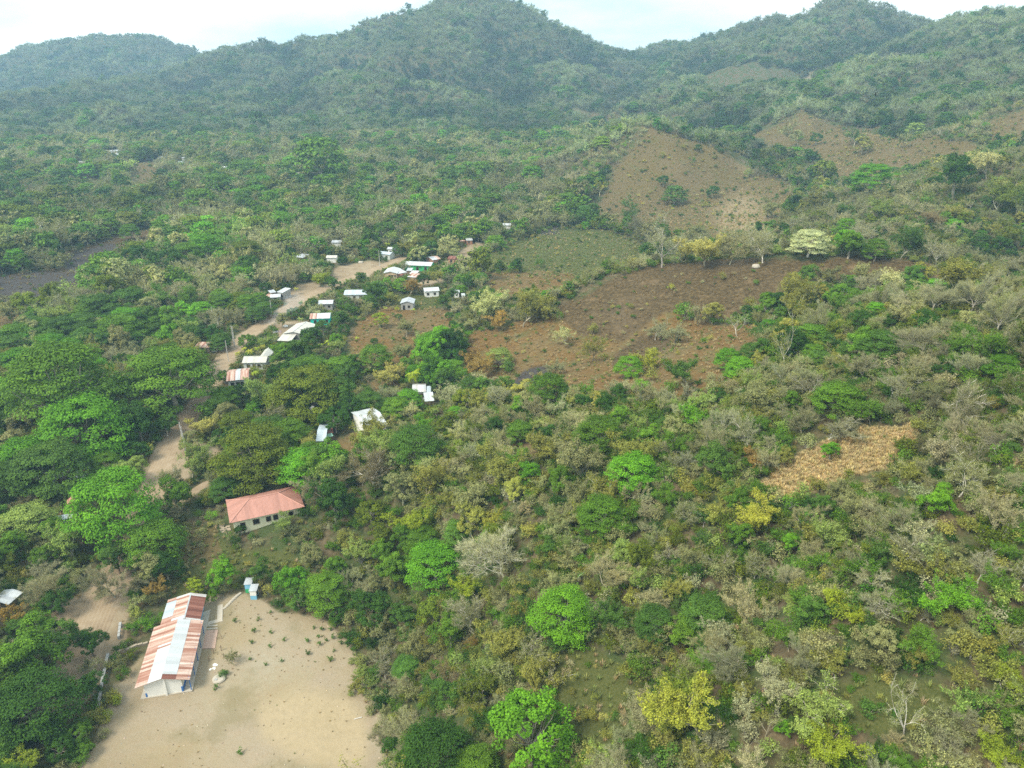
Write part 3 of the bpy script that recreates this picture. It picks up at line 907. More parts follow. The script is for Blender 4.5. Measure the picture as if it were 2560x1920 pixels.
# far versions, fewer and larger sprays
for s in (1, 2, 3): add_proto('Uf', *make_umbrella(s, 1.0, .13, tall=(.74, .66, .8)[s-1]))
for s in (11, 12): add_proto('Rf', *make_round(s, .13))
for s in (21, 22, 23): add_proto('Gf', *make_round(s, .13, tall=(1.0, .9, 1.1)[s-21], lobes=4, loose=.1))
for s in (31, 32, 33): add_proto('Of', *make_airy(s, .3, leafn=22, levels=3, kids=(5, 5, 4), twig=2))
for s in (41, 42): add_proto('Sf', *make_airy(s, .3, leafn=9, levels=3, kids=(5, 5, 5), blob=.6, twig=9))
for s in (51, 52, 53): add_proto('Bf', *make_airy(s, .3, leafn=0, tall=.8, levels=3, kids=(6, 6, 5), twig=14))
HC = dict(U=.68, R=.52, G=.56, O=.62, S=.62, B=.62, F=.66, T=.72, P=.74, N=.6, K=.5, k=.55, Y=.5)

TINT = dict(vg=(.105, .265, .016), mg=(.100, .198, .018), dg=(.045, .108, .014), od=(.125, .170, .018), ol=(.235, .245, .052),
            yg=(.260, .330, .026), ye=(.320, .335, .044), br=(.310, .215, .055), cr=(.43, .48, .25), sg=(.235, .250, .100),
            pg=(.220, .295, .070), gr=(.295, .300, .165), bg=(.078, .158, .024), tan=(.335, .320, .165), liv=(.130, .295, .018),
            cy=(.46, .48, .20), py=(.38, .36, .095), bd=(.26, .215, .11), pw=(.46, .45, .29))
BARK = dict(grey=(.315, .30, .225), pale=(.56, .53, .45), tan=(.335, .305, .20), dark=(.12, .10, .075), brown=(.21, .165, .11), mauve=(.305, .28, .235))

KIND = dict(U='spreading_tree', R='round_tree', G='leafy_tree', O='airy_tree', S='sparse_tree', B='bare_tree', F='flowering_tree',
            T='slender_tree', P='palm_tree', N='banana_plant', K='bush', k='scrub_bush', Y='seedling')
CROWN = dict(P='fronds', N='leaves', K='foliage', k='foliage', Y='foliage')
STEM = dict(K='stems', k='stems', Y='stem', N='stem')
N_OF = {}
def plant(sp, x, y, z, w, tint, bark, rz=None, hs=1.0, label=None, cat=None, group=None, var=None):
    """one plant: an Empty at its foot, with crown and trunk as parts"""
    P = PROTO[sp]; cm, tm, W, H = P[(N_OF.get(sp, 0) if var is None else var) % len(P)]
    N_OF[sp] = N_OF.get(sp, 0)+1
    k = w/W
    root = empty(KIND[sp], (x, y, z-0.05), rng.uniform(0, 6.28) if rz is None else rz)
    root.scale = (k, k, k*hs)
    for nm, me in ((CROWN.get(sp, 'crown'), cm), (STEM.get(sp, 'trunk'), tm)):
        if me is None: continue
        if sp in ('B', 'Bf') and me is cm: nm = 'twigs'
        o = link(nm, me, root); o['tint'] = tint; o['bark'] = bark
    tag(root, label, cat or dict(P='palm', N='banana plant', K='bush', k='bush', Y='seedling').get(sp, 'tree'), group)
    return root

def jit(c, a=.12):
    f = 1+rng.normal()*a
    return tuple(float(np.clip(x*f*(1+rng.normal()*a*.22), .004, .9)) for x in c)

# ------------------------------------------------------------------ buildings
class MB:
    def __init__(s): s.V, s.F, s.UV, s.MI, s.mats = [], [], [], [], []
    def mi(s, m):
        if m not in s.mats: s.mats.append(m)
        return s.mats.index(m)
    def face(s, pts, m, uv=None):
        o = len(s.V); s.V += [tuple(p) for p in pts]; s.F.append(list(range(o, o+len(pts)))); s.MI.append(s.mi(m))
        if uv is None:
            p = [Vector(a) for a in pts]; a = (p[1]-p[0]); n = a.cross(p[2]-p[0])
            if a.length < 1e-6 or n.length < 1e-9: uv = [(0, 0)]*len(pts)
            else:
                a.normalize(); b = n.normalized().cross(a); uv = [((c-p[0]).dot(a), (c-p[0]).dot(b)) for c in p]
        s.UV.append(uv)
    def box(s, x0, y0, z0, x1, y1, z1, m):
        p = [(x0,y0,z0),(x1,y0,z0),(x1,y1,z0),(x0,y1,z0),(x0,y0,z1),(x1,y0,z1),(x1,y1,z1),(x0,y1,z1)]
        for f in ((0,3,2,1),(4,5,6,7),(0,1,5,4),(1,2,6,5),(2,3,7,6),(3,0,4,7)): s.face([p[i] for i in f], m)
    def slab(s, pts, th, m, uvs=None):
        """sheet of corners pts with thickness th below"""
        p = [Vector(a) for a in pts]; n = (p[1]-p[0]).cross(p[2]-p[0]).normalized()
        if n.z < 0: p.reverse(); n = -n; uvs = list(reversed(uvs)) if uvs else None
        lo = [a-n*th for a in p]
        s.face(p, m, uvs); s.face(list(reversed(lo)), m)
        for i in range(len(p)):
            j = (i+1) % len(p); s.face([p[i], lo[i], lo[j], p[j]], m)
    def cyl(s, x, y, z0, z1, r, m, n=14, r1=None):
        r1 = r if r1 is None else r1
        a = [(math.cos(2*math.pi*i/n), math.sin(2*math.pi*i/n)) for i in range(n)]
        for i in range(n):
            j = (i+1) % n
            s.face([(x+a[i][0]*r, y+a[i][1]*r, z0), (x+a[j][0]*r, y+a[j][1]*r, z0), (x+a[j][0]*r1, y+a[j][1]*r1, z1), (x+a[i][0]*r1, y+a[i][1]*r1, z1)], m)
        s.face([(x+c*r1, y+d*r1, z1) for c, d in a], m); s.face([(x+c*r, y+d*r, z0) for c, d in reversed(a)], m)
    def bar(s, a, b, r, m, n=6):
        a, b = Vector(a), Vector(b); t = (b-a).normalized(); u = t.orthogonal().normalized(); w = t.cross(u)
        c = [(u*math.cos(2*math.pi*i/n)+w*math.sin(2*math.pi*i/n))*r for i in range(n)]
        for i in range(n):
            j = (i+1) % n; s.face([a+c[i], a+c[j], b+c[j], b+c[i]], m)
        s.face([b+x for x in c], m); s.face([a+x for x in reversed(c)], m)
    def build(s, name, parent=None, loc=None, rz=None, smooth=False):
        me = bpy.data.meshes.new(name); me.from_pydata(s.V, [], s.F)
        for m in s.mats: me.materials.append(m)
        me.polygons.foreach_set('material_index', s.MI)
        uv = me.uv_layers.new(name='UVMap'); uv.data.foreach_set('uv', [c for f in s.UV for p in f for c in p])
        if smooth: me.polygons.foreach_set('use_smooth', [True]*len(s.F))
        me.update()
        o = link(name, me, parent)
        if loc is not None: o.location = loc
        if rz is not None: o.rotation_euler = (0, 0, rz)
        return o

FOOT = []      # footprints kept clear of trees: (x, y, radius)
def plane_hit(u, v, z):
    dx, dy, dz = ray(u, v); k = (z-CAM_H)/dz
    return np.array([dx*k, dy*k])

def frame3(crop, fl, fr, bl, eave, base=None):
    g = hit(*q(crop, (fl[0]+fr[0])/2, (fl[1]+fr[1])/2), up=eave)
    zb = g[2] if base is None else base
    a, b, c = (plane_hit(*q(crop, *p), zb+eave) for p in (fl, fr, bl))
    X = b-a; L = np.linalg.norm(X); X /= L; Y = np.array([-X[1], X[0]])
    D = float((c-a) @ Y)
    rz = math.atan2(X[1], X[0])
    cen = a+X*L/2+Y*D/2
    FOOT.append((cen[0], cen[1], max(L, abs(D))*.5+0.6))
    zb = min(float(gz(*(cen+sx*X*L*.45+sy*Y*D*.45))) for sx in (-1, 0, 1) for sy in (-1, 0, 1)) if base is None else base
    return (a[0], a[1], zb), rz, L, D, g[2]-zb if base is None else 0.0

def opening(root, wall, x, z0, w, h, L, D, kind='window', frame=None, t=.05, ins=0.0):
    """window or door: a frame ring proud of the wall, the pane or leaf set back in it"""
    f = MB(); p = MB(); fm = frame or M['wood']
    def P(a, d, z):   # a along the wall, d out of the wall
        return {'f': (a, ins-d, z), 'b': (a, D-ins+d, z), 'l': (ins-d, a, z), 'r': (L-ins+d, a, z)}[wall]
    def bx(mb, a0, a1, d0, d1, zz0, zz1, m):
        q0, q1 = P(a0, d0, zz0), P(a1, d1, zz1)
        mb.box(min(q0[0], q1[0]), min(q0[1], q1[1]), zz0, max(q0[0], q1[0]), max(q0[1], q1[1]), zz1, m)
    e = .09
    bx(f, x-e, x, -.06, t, z0-(e if kind == 'window' else 0), z0+h+e, fm); bx(f, x+w, x+w+e, -.06, t, z0-(e if kind == 'window' else 0), z0+h+e, fm)
    bx(f, x, x+w, -.06, t, z0+h, z0+h+e, fm)
    if kind == 'window': bx(f, x, x+w, -.06, t+.04, z0-e, z0, fm)
    fo = f.build(kind, root)
    bx(p, x, x+w, -.05, .012, z0, z0+h, M['dark_open'])
    p.build('pane' if kind == 'window' else 'door_leaf', fo)

def gable_walls(mb, x0, y0, x1, y1, zt, rise, axis, m, off=0.0):
    """four outer walls up to the eaves, with gable ends along the ridge axis ('x' ridge runs along x)"""
    z0 = -1.0
    if axis == 'x':
        ym = (y0+y1)/2
        mb.face([(x0,y0,z0),(x1,y0,z0),(x1,y0,zt),(x0,y0,zt)], m); mb.face([(x1,y1,z0),(x0,y1,z0),(x0,y1,zt),(x1,y1,zt)], m)
        mb.face([(x1,y0,z0),(x1,y1,z0),(x1,y1,zt),(x1,ym,zt+rise),(x1,y0,zt)], m); mb.face([(x0,y1,z0),(x0,y0,z0),(x0,y0,zt),(x0,ym,zt+rise),(x0,y1,zt)], m)
    elif axis == 'y':
        xm = (x0+x1)/2
        mb.face([(x0,y0,z0),(x1,y0,z0),(x1,y0,zt),(xm,y0,zt+rise),(x0,y0,zt)], m); mb.face([(x1,y1,z0),(x0,y1,z0),(x0,y1,zt),(xm,y1,zt+rise),(x1,y1,zt)], m)
        mb.face([(x1,y0,z0),(x1,y1,z0),(x1,y1,zt),(x1,y0,zt)], m); mb.face([(x0,y1,z0),(x0,y0,z0),(x0,y0,zt),(x0,y1,zt)], m)
    else:  # shed: eave front at zt, back at zt+rise ; hip: flat
        r = rise if axis == 's' else 0
        mb.face([(x0,y0,z0),(x1,y0,z0),(x1,y0,zt),(x0,y0,zt)], m); mb.face([(x1,y1,z0),(x0,y1,z0),(x0,y1,zt+r),(x1,y1,zt+r)], m)
        mb.face([(x1,y0,z0),(x1,y1,z0),(x1,y1,zt+r),(x1,y0,zt)], m); mb.face([(x0,y1,z0),(x0,y0,z0),(x0,y0,zt),(x0,y1,zt+r)], m)

def roof_planes(L, D, ze, rise, axis):
    """slopes as (origin, along, down) with along the eave direction, origin at the ridge end"""
    if axis == 'x':
        return [((0, D/2, ze+rise), (L, 0, 0), (0, -D/2, -rise)), ((L, D/2, ze+rise), (-L, 0, 0), (0, D/2, -rise))]
    if axis == 'y':
        return [((L/2, D, ze+rise), (0, -D, 0), (-L/2, 0, -rise)), ((L/2, 0, ze+rise), (0, D, 0), (L/2, 0, -rise))]
    return [((0, D, ze+rise), (L, 0, 0), (0, -D, -rise))]

def sheet(mb, pl, a0, a1, d0, d1, m, lift=0.0, th=.05):
    o, A, B = (Vector(x) for x in pl); n = A.cross(B).normalized()
    if n.z < 0: n = -n
    P = [o+A*a+B*d+n*lift for a, d in ((a0, d0), (a1, d0), (a1, d1), (a0, d1))]
    la, lb = A.length, B.length
    mb.slab(P, th, m, [(a0*la, d0*lb), (a1*la, d0*lb), (a1*la, d1*lb), (a0*la, d1*lb)])

def house(label, crop, fl, fr, bl, eave=2.6, rise=.9, axis='x', roof='tin', wall='white_wall', over=.4, patches=(), wins=(), doors=(),
          cat='house', name='house', group=None, ridge=None, base=None, open_front=False, posts=False):
    loc, rz, L, D, dz = frame3(crop, fl, fr, bl, eave, base)
    ze = eave+dz
    root = empty(name, loc, rz); tag(root, label, cat, group)
    o = over
    w = MB()
    zt = ze-.06
    frac = 1-2*o/(D if axis == 'x' else L)
    r2 = rise*max(frac, .3) if axis in 'xy' else rise*(1-2*o/D)
    zw = ze+rise*(2*o/(D if axis == 'x' else L))-.08 if axis in 'xy' else ze-.08+rise*o/D
    if posts:
        for px in np.linspace(o, L-o, 3):
            for py, hh in ((o, zw), (D-o, zw+r2 if axis == 's' else zw)): w = MB(); w.box(px-.07, py-.07, -1, px+.07, py+.07, hh, M['wood']); w.build('post', root)
    else:
        gable_walls(w, o, o, L-o, D-o, zw, r2-.02, axis, M[wall])
        w.build('wall', root)
    rf = MB()
    if axis == 'h':
        rr = min(D/2*1.0, L*.3)
        e = [(0,0,ze),(L,0,ze),(L,D,ze),(0,D,ze)]; a = (rr, D/2, ze+rise); b = (L-rr, D/2, ze+rise)
        rf.slab([e[0], e[1], b, a], .06, M[roof]); rf.slab([e[2], e[3], a, b], .06, M[roof])
        rf.slab([e[1], e[2], b], .06, M[roof]); rf.slab([e[3], e[0], a], .06, M[roof])
        if ridge:
            for s_, t_ in ((a, b), (a, e[0]), (a, e[3]), (b, e[1]), (b, e[2])):
                rf.bar((s_[0], s_[1], s_[2]+.05), (t_[0], t_[1], t_[2]+.05), .11, M[ridge])
    else:
        P = roof_planes(L, D, ze, rise, axis)
        for pl in P: sheet(rf, pl, 0, 1, 0, 1, M[roof])
        for (i, a0, a1, d0, d1, m) in patches:
            if i < len(P): sheet(rf, P[i], a0, a1, d0, d1, M[m], .035, .03)
        if ridge and axis in 'xy':
            if axis == 'x': rf.bar((0, D/2, ze+rise+.01), (L, D/2, ze+rise+.01), .13, M[ridge])
            else: rf.bar((L/2, 0, ze+rise+.01), (L/2, D, ze+rise+.01), .13, M[ridge])
    rf.build('roof', root)
    for (wl_, x, z0, ww, hh) in wins: opening(root, wl_, x*(L if wl_ in 'fb' else D), z0+dz, ww, hh, L, D, 'window', ins=o)
    for (wl_, x, ww, hh) in doors: opening(root, wl_, x*(L if wl_ in 'fb' else D), 0.05+dz, ww, hh, L, D, 'door', ins=o)
    return root, L, D, ze

# --- the school: two long blocks under rusty iron and white sheets
def school():
    ex = lambda x, y: plane_hit(*q('A', x, y), 3.0)
    a = ex(80, 1470); b = ex(800, 1345); c = ex(980, 575)
    Yd = c-b; Yd /= np.linalg.norm(Yd); Xd = np.array([Yd[1], -Yd[0]])
    L = float((b-a) @ Xd); D = float((c-b) @ Yd)
    rz = math.atan2(Xd[1], Xd[0])
    org = b-Xd*L
    zb = float(gz(*(org+Xd*L/2+Yd*D/2)))
    root = empty('school', (org[0], org[1], zb), rz)
    tag(root, 'long low white school with rusty iron and white sheet roof beside the dirt yard', 'school')
    ze, rise = 3.0, 1.15
    w = MB()
    ov, ovr = .9, 1.55      # eaves reach far out over the side walls
    x0, x1 = ov+.35, L-ovr
    xm = L/2
    zc = lambda x: ze+rise*(1-abs(x-xm)/xm)-.10
    pts = [(x0, zc(x0)), (xm, zc(xm)), (x1, zc(x1))]
    y0, y1 = .55, D-.1
    w.face([(x0,y0,-.3),(x1,y0,-.3)]+[(x, y0, z) for x, z in reversed(pts)], M['white_wall'])
    w.face([(x1,y1,-.3),(x0,y1,-.3)]+[(x, y1, z) for x, z in pts], M['white_wall'])
    w.face([(x1,y0,-.3),(x1,y1,-.3),(x1,y1,zc(x1)),(x1,y0,zc(x1))], M['white_wall']); w.face([(x0,y1,-.3),(x0,y0,-.3),(x0,y0,zc(x0)),(x0,y1,zc(x0))], M['white_wall'])
    w.build('wall', root)
    tr = MB()      # blue base band and corner posts, central pilaster
    tr.box(x0-.03, y0-.03, 0, x0+.25, y0+.2, 1.0, M['blue_paint']); tr.box(x1-.25, y0-.03, 0, x1+.03, y0+.2, 1.3, M['blue_paint'])
    tr.box(x1-.2, y0+.25, 0, x1+.03, y1, 1.0, M['blue_paint']); tr.box(x0-.03, y0+.25, 0, x0+.2, y1, 1.0, M['blue_paint'])
    tr.build('blue_band', root)
    pb = MB(); pb.box(xm+.02, y0-.28, 0, xm+.34, y0-.003, zc(xm+.3)-.02, M['white_wall']); pb.build('pilaster', root)
    pl = MB(); pl.box(x0-.9, y0-.25, -.4, x1+1.45, D+7.2, .16, M['concrete']); pl.build('plinth', root)
    rf = MB(); P = roof_planes(L, D, ze, rise, 'y')
    # slope 0 falls to the left (runs from the far end to the near end), slope 1 to the right (near to far)
    sheet(rf, P[0], 0, 1, 0, 1, M['rust']); sheet(rf, P[1], 0, 1, 0, 1, M['rust'])
    sheet(rf, P[0], .46, 1.0, -.005, .52, M['tin'], .035, .03); sheet(rf, P[0], .40, .43, .0, .53, M['tin'], .03, .03)
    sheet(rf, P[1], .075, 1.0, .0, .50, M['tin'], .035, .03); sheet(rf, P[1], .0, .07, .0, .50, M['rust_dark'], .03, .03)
    rf.build('roof', root)
    for yy in (D*.22, D*.48, D*.74):
        opening(root, 'r', yy, 1.1, 1.6, 1.2, L, D, 'window', M['blue_paint'], ins=ovr)
        opening(root, 'l', yy, 1.1, 1.6, 1.2, L, D, 'window', M['blue_paint'], ins=x0)
    opening(root, 'r', D*.36, .16, 1.0, 2.1, L, D, 'door', M['blue_paint'], ins=ovr)
    for yy in np.linspace(.6, D-.6, 5): ps = MB(); ps.box(L-.32, yy-.06, .1, L-.2, yy+.06, ze+.1, M['blue_paint']); ps.build('porch_post', root)
    FOOT.append((*(org+Xd*L/2+Yd*D*.3), L*.8)); FOOT.append((*(org+Xd*L/2+Yd*D*.85), L*.8)); FOOT.append((*(org+Xd*L/2+Yd*(D+5)), L*.7))
    # second block beyond, its ridge set to the right of the first
    e2 = ex(1010, 245); D2 = float((e2-c) @ Yd)
    l2 = ex(415, 645); xL = float((l2-org) @ Xd); xR = float((ex(940, 570)-org) @ Xd)
    xr = float((plane_hit(*q('A', 800, 240), zb+4.2)-org) @ Xd)
    xr = min(max(xr, xL+2.5), xR-2)
    r2 = MB(); z2, ri2 = 3.0, 1.0
    yA, yB = D+.05, D+D2
    Pl = ((xr, yB, z2+ri2), (0, yA-yB, 0), (xL-xr, 0, -ri2)); Pr = ((xr, yA, z2+ri2), (0, yB-yA, 0), (xR-xr, 0, -ri2))
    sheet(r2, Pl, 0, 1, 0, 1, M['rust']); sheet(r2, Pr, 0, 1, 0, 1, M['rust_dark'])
    sheet(r2, Pl, .13, .74, .56, 1.0, M['tin_blue'], .035, .03); sheet(r2, Pl, 0, .08, .0, .6, M['tin_patchy'], .03, .03)
    sheet(r2, Pr, .0, 1, -.02, .07, M['tin'], .035, .03); sheet(r2, Pr, .9, 1, .07, 1, M['tin_patchy'], .03, .03); sheet(r2, Pr, .0, .05, .1, 1, M['tin_patchy'], .03, .03)
    sheet(r2, Pl, .86, 1.0, .0, .55, M['tin'], .04, .03)
    r2.build('roof', root)
    w2 = MB(); zt = lambda x: z2+ri2*(1-(abs(x-xr)/((xr-xL) if x < xr else (xR-xr))))-.1
    a0, a1 = xL+.7, xR-.8
    q_ = [(a0, zt(a0)), (xr, zt(xr)), (a1, zt(a1))]
    w2.face([(a0,yA+.2,-.3),(a1,yA+.2,-.3)]+[(x, yA+.2, z) for x, z in reversed(q_)], M['white_wall'])
    w2.face([(a1,yB-.4,-.3),(a0,yB-.4,-.3)]+[(x, yB-.4, z) for x, z in q_], M['white_wall'])
    w2.face([(a1,yA+.2,-.3),(a1,yB-.4,-.3),(a1,yB-.4,zt(a1)),(a1,yA+.2,zt(a1))], M['light_blue']); w2.face([(a0,yB-.4,-.3),(a0,yA+.2,-.3),(a0,yA+.2,zt(a0)),(a0,yB-.4,zt(a0))], M['white_wall'])
    w2.build('wall', root)
    return org, Xd, Yd, L, D, zb
SCH = school()

WALL_WINS = [('f', .18, 1.0, 1.0, 1.0), ('f', .62, 1.0, 1.0, 1.0)]
house('salmon hip roofed house with cream walls and dark window holes', 'B', (400, 945), (1780, 640), (330, 520), 3.2, 2.0, 'h', 'salmon', 'cream_wall', .7, ridge='salmon_ridge',
      wins=[('f', .30, 1.1, 1.3, 1.2), ('f', .475, 1.1, .95, 1.2), ('f', .57, 1.1, .95, 1.2), ('f', .78, 1.1, .95, 1.2), ('l', .4, 1.1, 1.2, 1.1), ('b', .3, 1.1, 1.2, 1.1)], doors=[('f', .13, 1.0, 2.1)])
house('pale green walled house with rusty roof crossed by a white strip', 'D', (140, 1510), (450, 1480), (238, 1347), 3.0, 1.2, 'x', 'rust', 'pale_wall', .5,
      patches=[(0, .40, .62, 0, 1, 'tin'), (1, .4, .6, 0, 1, 'tin')], wins=WALL_WINS, doors=[('f', .42, 1.0, 2.0)])
r_, L_, D_, z_ = house('cream white tin house with an angled rear wing behind the yellow palms', 'D', (355, 1258), (690, 1252), (392, 1168), 2.8, 1.2, 'x', 'cream_tin', 'pale_wall', .4,
      wins=WALL_WINS, doors=[('f', .42, 1.0, 2.0)], ridge='cream_tin')
wg = MB(); gable_walls(wg, L_*.60, D_-.39, L_-.4, D_+6.0, z_-.05, 1.0, 'y', M['pale_wall']); wg.build('wing_wall', r_)
wr = MB()
xa, xb, xm_ = L_*.56, L_, L_*.78
wr.slab([(xa, D_*.6, z_+.02), (xm_, D_*.6, z_+1.15), (xm_, D_+6.5, z_+1.15), (xa, D_+6.5, z_+.02)], .05, M['cream_tin']); wr.slab([(xm_, D_*.6, z_+1.15), (xb, D_*.6, z_+.02), (xb, D_+6.5, z_+.02), (xm_, D_+6.5, z_+1.15)], .05, M['cream_tin']); wr.build('wing_roof', r_)
house('long white tin roofed building running back from the smoky yard', 'D', (925, 852), (1215, 868), (1165, 713), 3.2, 1.0, 'y', 'cream_tin', 'grey_wall', .5, doors=[('f', .4, 1.2, 2.2)], ridge='tin')
house('low lean-to of dull white sheets in front of the long white building', 'D', (843, 948), (1035, 955), (932, 862), 2.4, .7, 's', 'cream_tin', 'grey_wall', .3, posts=True, cat='shed', name='open_shed')
house('turquoise walled house under a half rusty, half white roof', 'D', (1290, 650), (1575, 640), (1398, 568), 2.9, 1.1, 'x', 'tin', 'turquoise', .4,
      patches=[(0, 0, .34, 0, 1, 'rust'), (0, .34, .55, .55, 1, 'tin_patchy')], wins=[('f', .78, 1.2, .9, .9)], doors=[('f', .2, 1.0, 2.0), ('f', .45, 1.0, 2.0)])
house('small grey walled house with clean white roof beside the palm', 'D', (1405, 446), (1615, 440), (1388, 390), 2.8, .8, 'x', 'tin', 'grey_wall', .4, wins=[('f', .28, 1.1, .9, .9), ('f', .65, 1.1, .9, .9)])
house('long bluish white roofed house with two dark doorways', 'R', (1268, 490), (1432, 488), (1275, 455), 3.0, 1.0, 'x', 'tin_blue', 'pale_wall', .4, wins=[('f', .12, 1.0, 1.2, 1.0)], doors=[('f', .38, 1.2, 2.1), ('f', .66, 1.2, 2.1)])
house('bright white roofed house on posts, topmost of three roofs left of the road', 'D', (836, 276), (921, 288), (870, 218), 3.2, .6, 's', 'tin', 'grey_wall', .3, wins=[('f', .2, 1.1, 1.0, 1.0), ('f', .6, 1.1, 1.0, 1.0)])
house('narrow grey roofed annex beside the white roofed house left of the road', 'D', (752, 292), (834, 278), (800, 256), 2.8, .5, 's', 'tin_grey', 'wood', .25, cat='shed', name='annex')
house('lowest white sheet roof, by the brown roof left of the road', 'D', (745, 355), (892, 346), (772, 306), 2.5, .6, 'x', 'tin', 'grey_wall', .3, doors=[('f', .4, 1.0, 2.0)])
house('small faded brown roof under trees left of the road', 'D', (660, 348), (742, 352), (692, 312), 2.3, .4, 's', 'rust', 'wood', .25, cat='shed', name='shed')
house('open grey roofed shelter on posts alone in scrub above the road', 'R', (927, 227), (984, 234), (962, 207), 2.7, .5, 's', 'tin_grey', 'wood', .3, posts=True, cat='shed', name='open_shed')
house('tan walled house with white roof and three dark openings by the road', 'C', (395, 853), (645, 857), (555, 768), 3.0, 1.0, 'y', 'tin', 'beige_wall', .5, wins=[('f', .36, 1.1, 1.0, .9), ('f', .74, 1.1, 1.0, .9)], doors=[('f', .55, 1.0, 2.0)])
house('small white lean-to joined to the tan walled house', 'C', (655, 862), (815, 832), (690, 790), 2.7, .5, 's', 'tin', 'beige_wall', .3, cat='shed', name='annex')
house('small dark red roofed porch on the tan walled house', 'C', (640, 885), (735, 888), (660, 858), 2.1, .3, 's', 'rust_dark', 'wood', .25, posts=True, cat='shed', name='porch')
house('rusty red and white roofed kitchen shed right of the tan walled house', 'C', (815, 912), (965, 926), (870, 862), 2.4, .6, 's', 'rust', 'wood', .3, patches=[(0, 0, .9, .8, 1.0, 'tin')], posts=True, cat='shed', name='open_shed')
house('small white and rust roofed shed behind the kitchen shed', 'C', (850, 858), (975, 865), (880, 812), 2.4, .4, 's', 'tin_patchy', 'wood', .3, cat='shed', name='shed')
house('small dull grey roofed shed between the tan house and green house', 'C', (795, 808), (890, 810), (830, 768), 2.4, .4, 's', 'tin_grey', 'wood', .3, cat='shed', name='shed')
house('long white roofed house with green front wall', 'C', (752, 708), (1225, 728), (855, 642), 3.0, 1.0, 'x', 'tin', 'green_paint', .5, wins=[('f', .15, 1.1, 1.0, 1.0)], doors=[('f', .45, 1.2, 2.1), ('f', .75, 1.2, 2.1)])
house('bluish grey roofed house at the roadside, in front of a small white house', 'C', (310, 512), (515, 532), (385, 470), 3.0, .8, 'x', 'tin_blue', 'pale_wall', .4, doors=[('f', .6, 1.1, 2.0)])
house('small white house behind the bluish grey roadside roof', 'C', (466, 434), (600, 438), (505, 404), 3.2, .8, 'x', 'tin', 'white_wall', .4, wins=[('f', .3, 1.1, 1.0, 1.0)])
house('house with half white, half rusty brown roof at the field edge', 'C', (1255, 625), (1400, 602), (1240, 556), 2.8, .8, 'x', 'tin', 'brick_wall', .35, patches=[(0, .62, 1, 0, 1, 'rust'), (1, 0, .4, 0, 1, 'rust')], doors=[('f', .7, 1.0, 2.0)])
house('rusty red roofed shed beside the half white house at the field edge', 'C', (1505, 598), (1630, 606), (1545, 545), 2.6, .7, 'x', 'rust_dark', 'brick_wall', .35, cat='shed', name='shed', doors=[('f', .4, 1.0, 1.9)])
house('small brown brick hut with pale roof above the field', 'C', (1835, 285), (1950, 282), (1880, 243), 2.6, .4, 's', 'tin', 'brick_wall', .3, cat='hut', name='hut', wins=[('f', .3, 1.0, .9, .9)])
house('low roofless brown block walls beside the brick hut above the field', 'C', (1735, 300), (1830, 292), (1765, 262), 1.6, .1, 's', 'rust', 'brick_wall', .25, cat='hut', name='hut')
house('small grey gabled house facing the cornfield', 'R', (1658, 550), (1754, 550), (1690, 518), 3.0, 1.0, 'y', 'tin_grey', 'grey_wall', .35, wins=[('f', .55, 1.0, 1.0, 1.0)], doors=[('f', .2, .9, 2.0)])
house('white roof half hidden in trees behind the cornfield', 'C', (1108, 1168), (1375, 1152), (1083, 1102), 2.9, .8, 'x', 'tin', 'white_wall', .4, wins=WALL_WINS)
house('tiny white roof among trees right of the cornfield', 'C', (1618, 1182), (1722, 1180), (1640, 1150), 2.6, .4, 's', 'tin', 'white_wall', .3)
house('tiny white shed below the white roof right of the cornfield', 'C', (1752, 1238), (1818, 1236), (1762, 1208), 2.2, .3, 's', 'tin', 'white_wall', .2, cat='shed', name='shed')
house('house with patchwork white and rust roof under the coconut palm', 'E', (1690, 470), (1892, 462), (1598, 352), 2.9, .9, 'x', 'tin_patchy', 'pale_wall', .4, patches=[(0, .62, 1.0, 0, .55, 'tin'), (0, .0, .35, .62, 1, 'tin')], wins=WALL_WINS, doors=[('f', .45, 1.0, 2.0)])
house('white sheet lean-to at the corner of the patchwork roofed house', 'E', (1872, 602), (2012, 592), (1886, 492), 2.3, .5, 's', 'tin', 'grey_wall', .25, posts=True, cat='shed', name='open_shed')
house('narrow bluish white annex right of the patchwork roofed house', 'E', (1898, 482), (1962, 480), (1886, 396), 2.6, .4, 's', 'tin_blue', 'grey_wall', .25, cat='shed', name='annex')
house('wide white roofed house half hidden behind the olive tree', 'E', (1000, 1010), (1335, 935), (890, 742), 3.0, 1.2, 'x', 'tin', 'white_wall', .4, wins=WALL_WINS, doors=[('f', .45, 1.0, 2.0)])
house('bluish white roofed house next to the small rusty annex and water tank', 'E', (285, 1185), (432, 1176), (165, 945), 2.9, .8, 'x', 'tin_blue', 'pale_wall', .4, wins=WALL_WINS)
house('small dark red roofed annex beside the bluish white roof', 'E', (405, 1075), (545, 1060), (390, 992), 2.2, .3, 's', 'rust_dark', 'wood', .3, cat='shed', name='annex')
house('small open shed under a faded green tarp', 'E', (425, 1130), (545, 1105), (418, 1090), 1.9, .2, 's', 'green_tarp', 'wood', .2, posts=True, cat='shed', name='open_shed')
house('low shed with rust and tin striped roof under the big left trees', 'F', (672, 303), (806, 312), (770, 198), 2.6, .5, 'y', 'tin_blue', 'wood', .3, patches=[(0, .1, .38, 0, 1, 'rust_dark'), (1, .55, .9, 0, 1, 'rust_dark')], posts=True, cat='shed', name='open_shed')
house('pale pink roof behind the tall bright green tree', 'F', (690, 636), (815, 600), (782, 486), 2.7, .8, 'y', 'salmon', 'cream_wall', .4)
house('bluish white roof glimpsed through leaves below the pale pink roof', 'F', (545, 722), (720, 690), (575, 668), 2.5, .6, 'x', 'tin_blue', 'white_wall', .3)
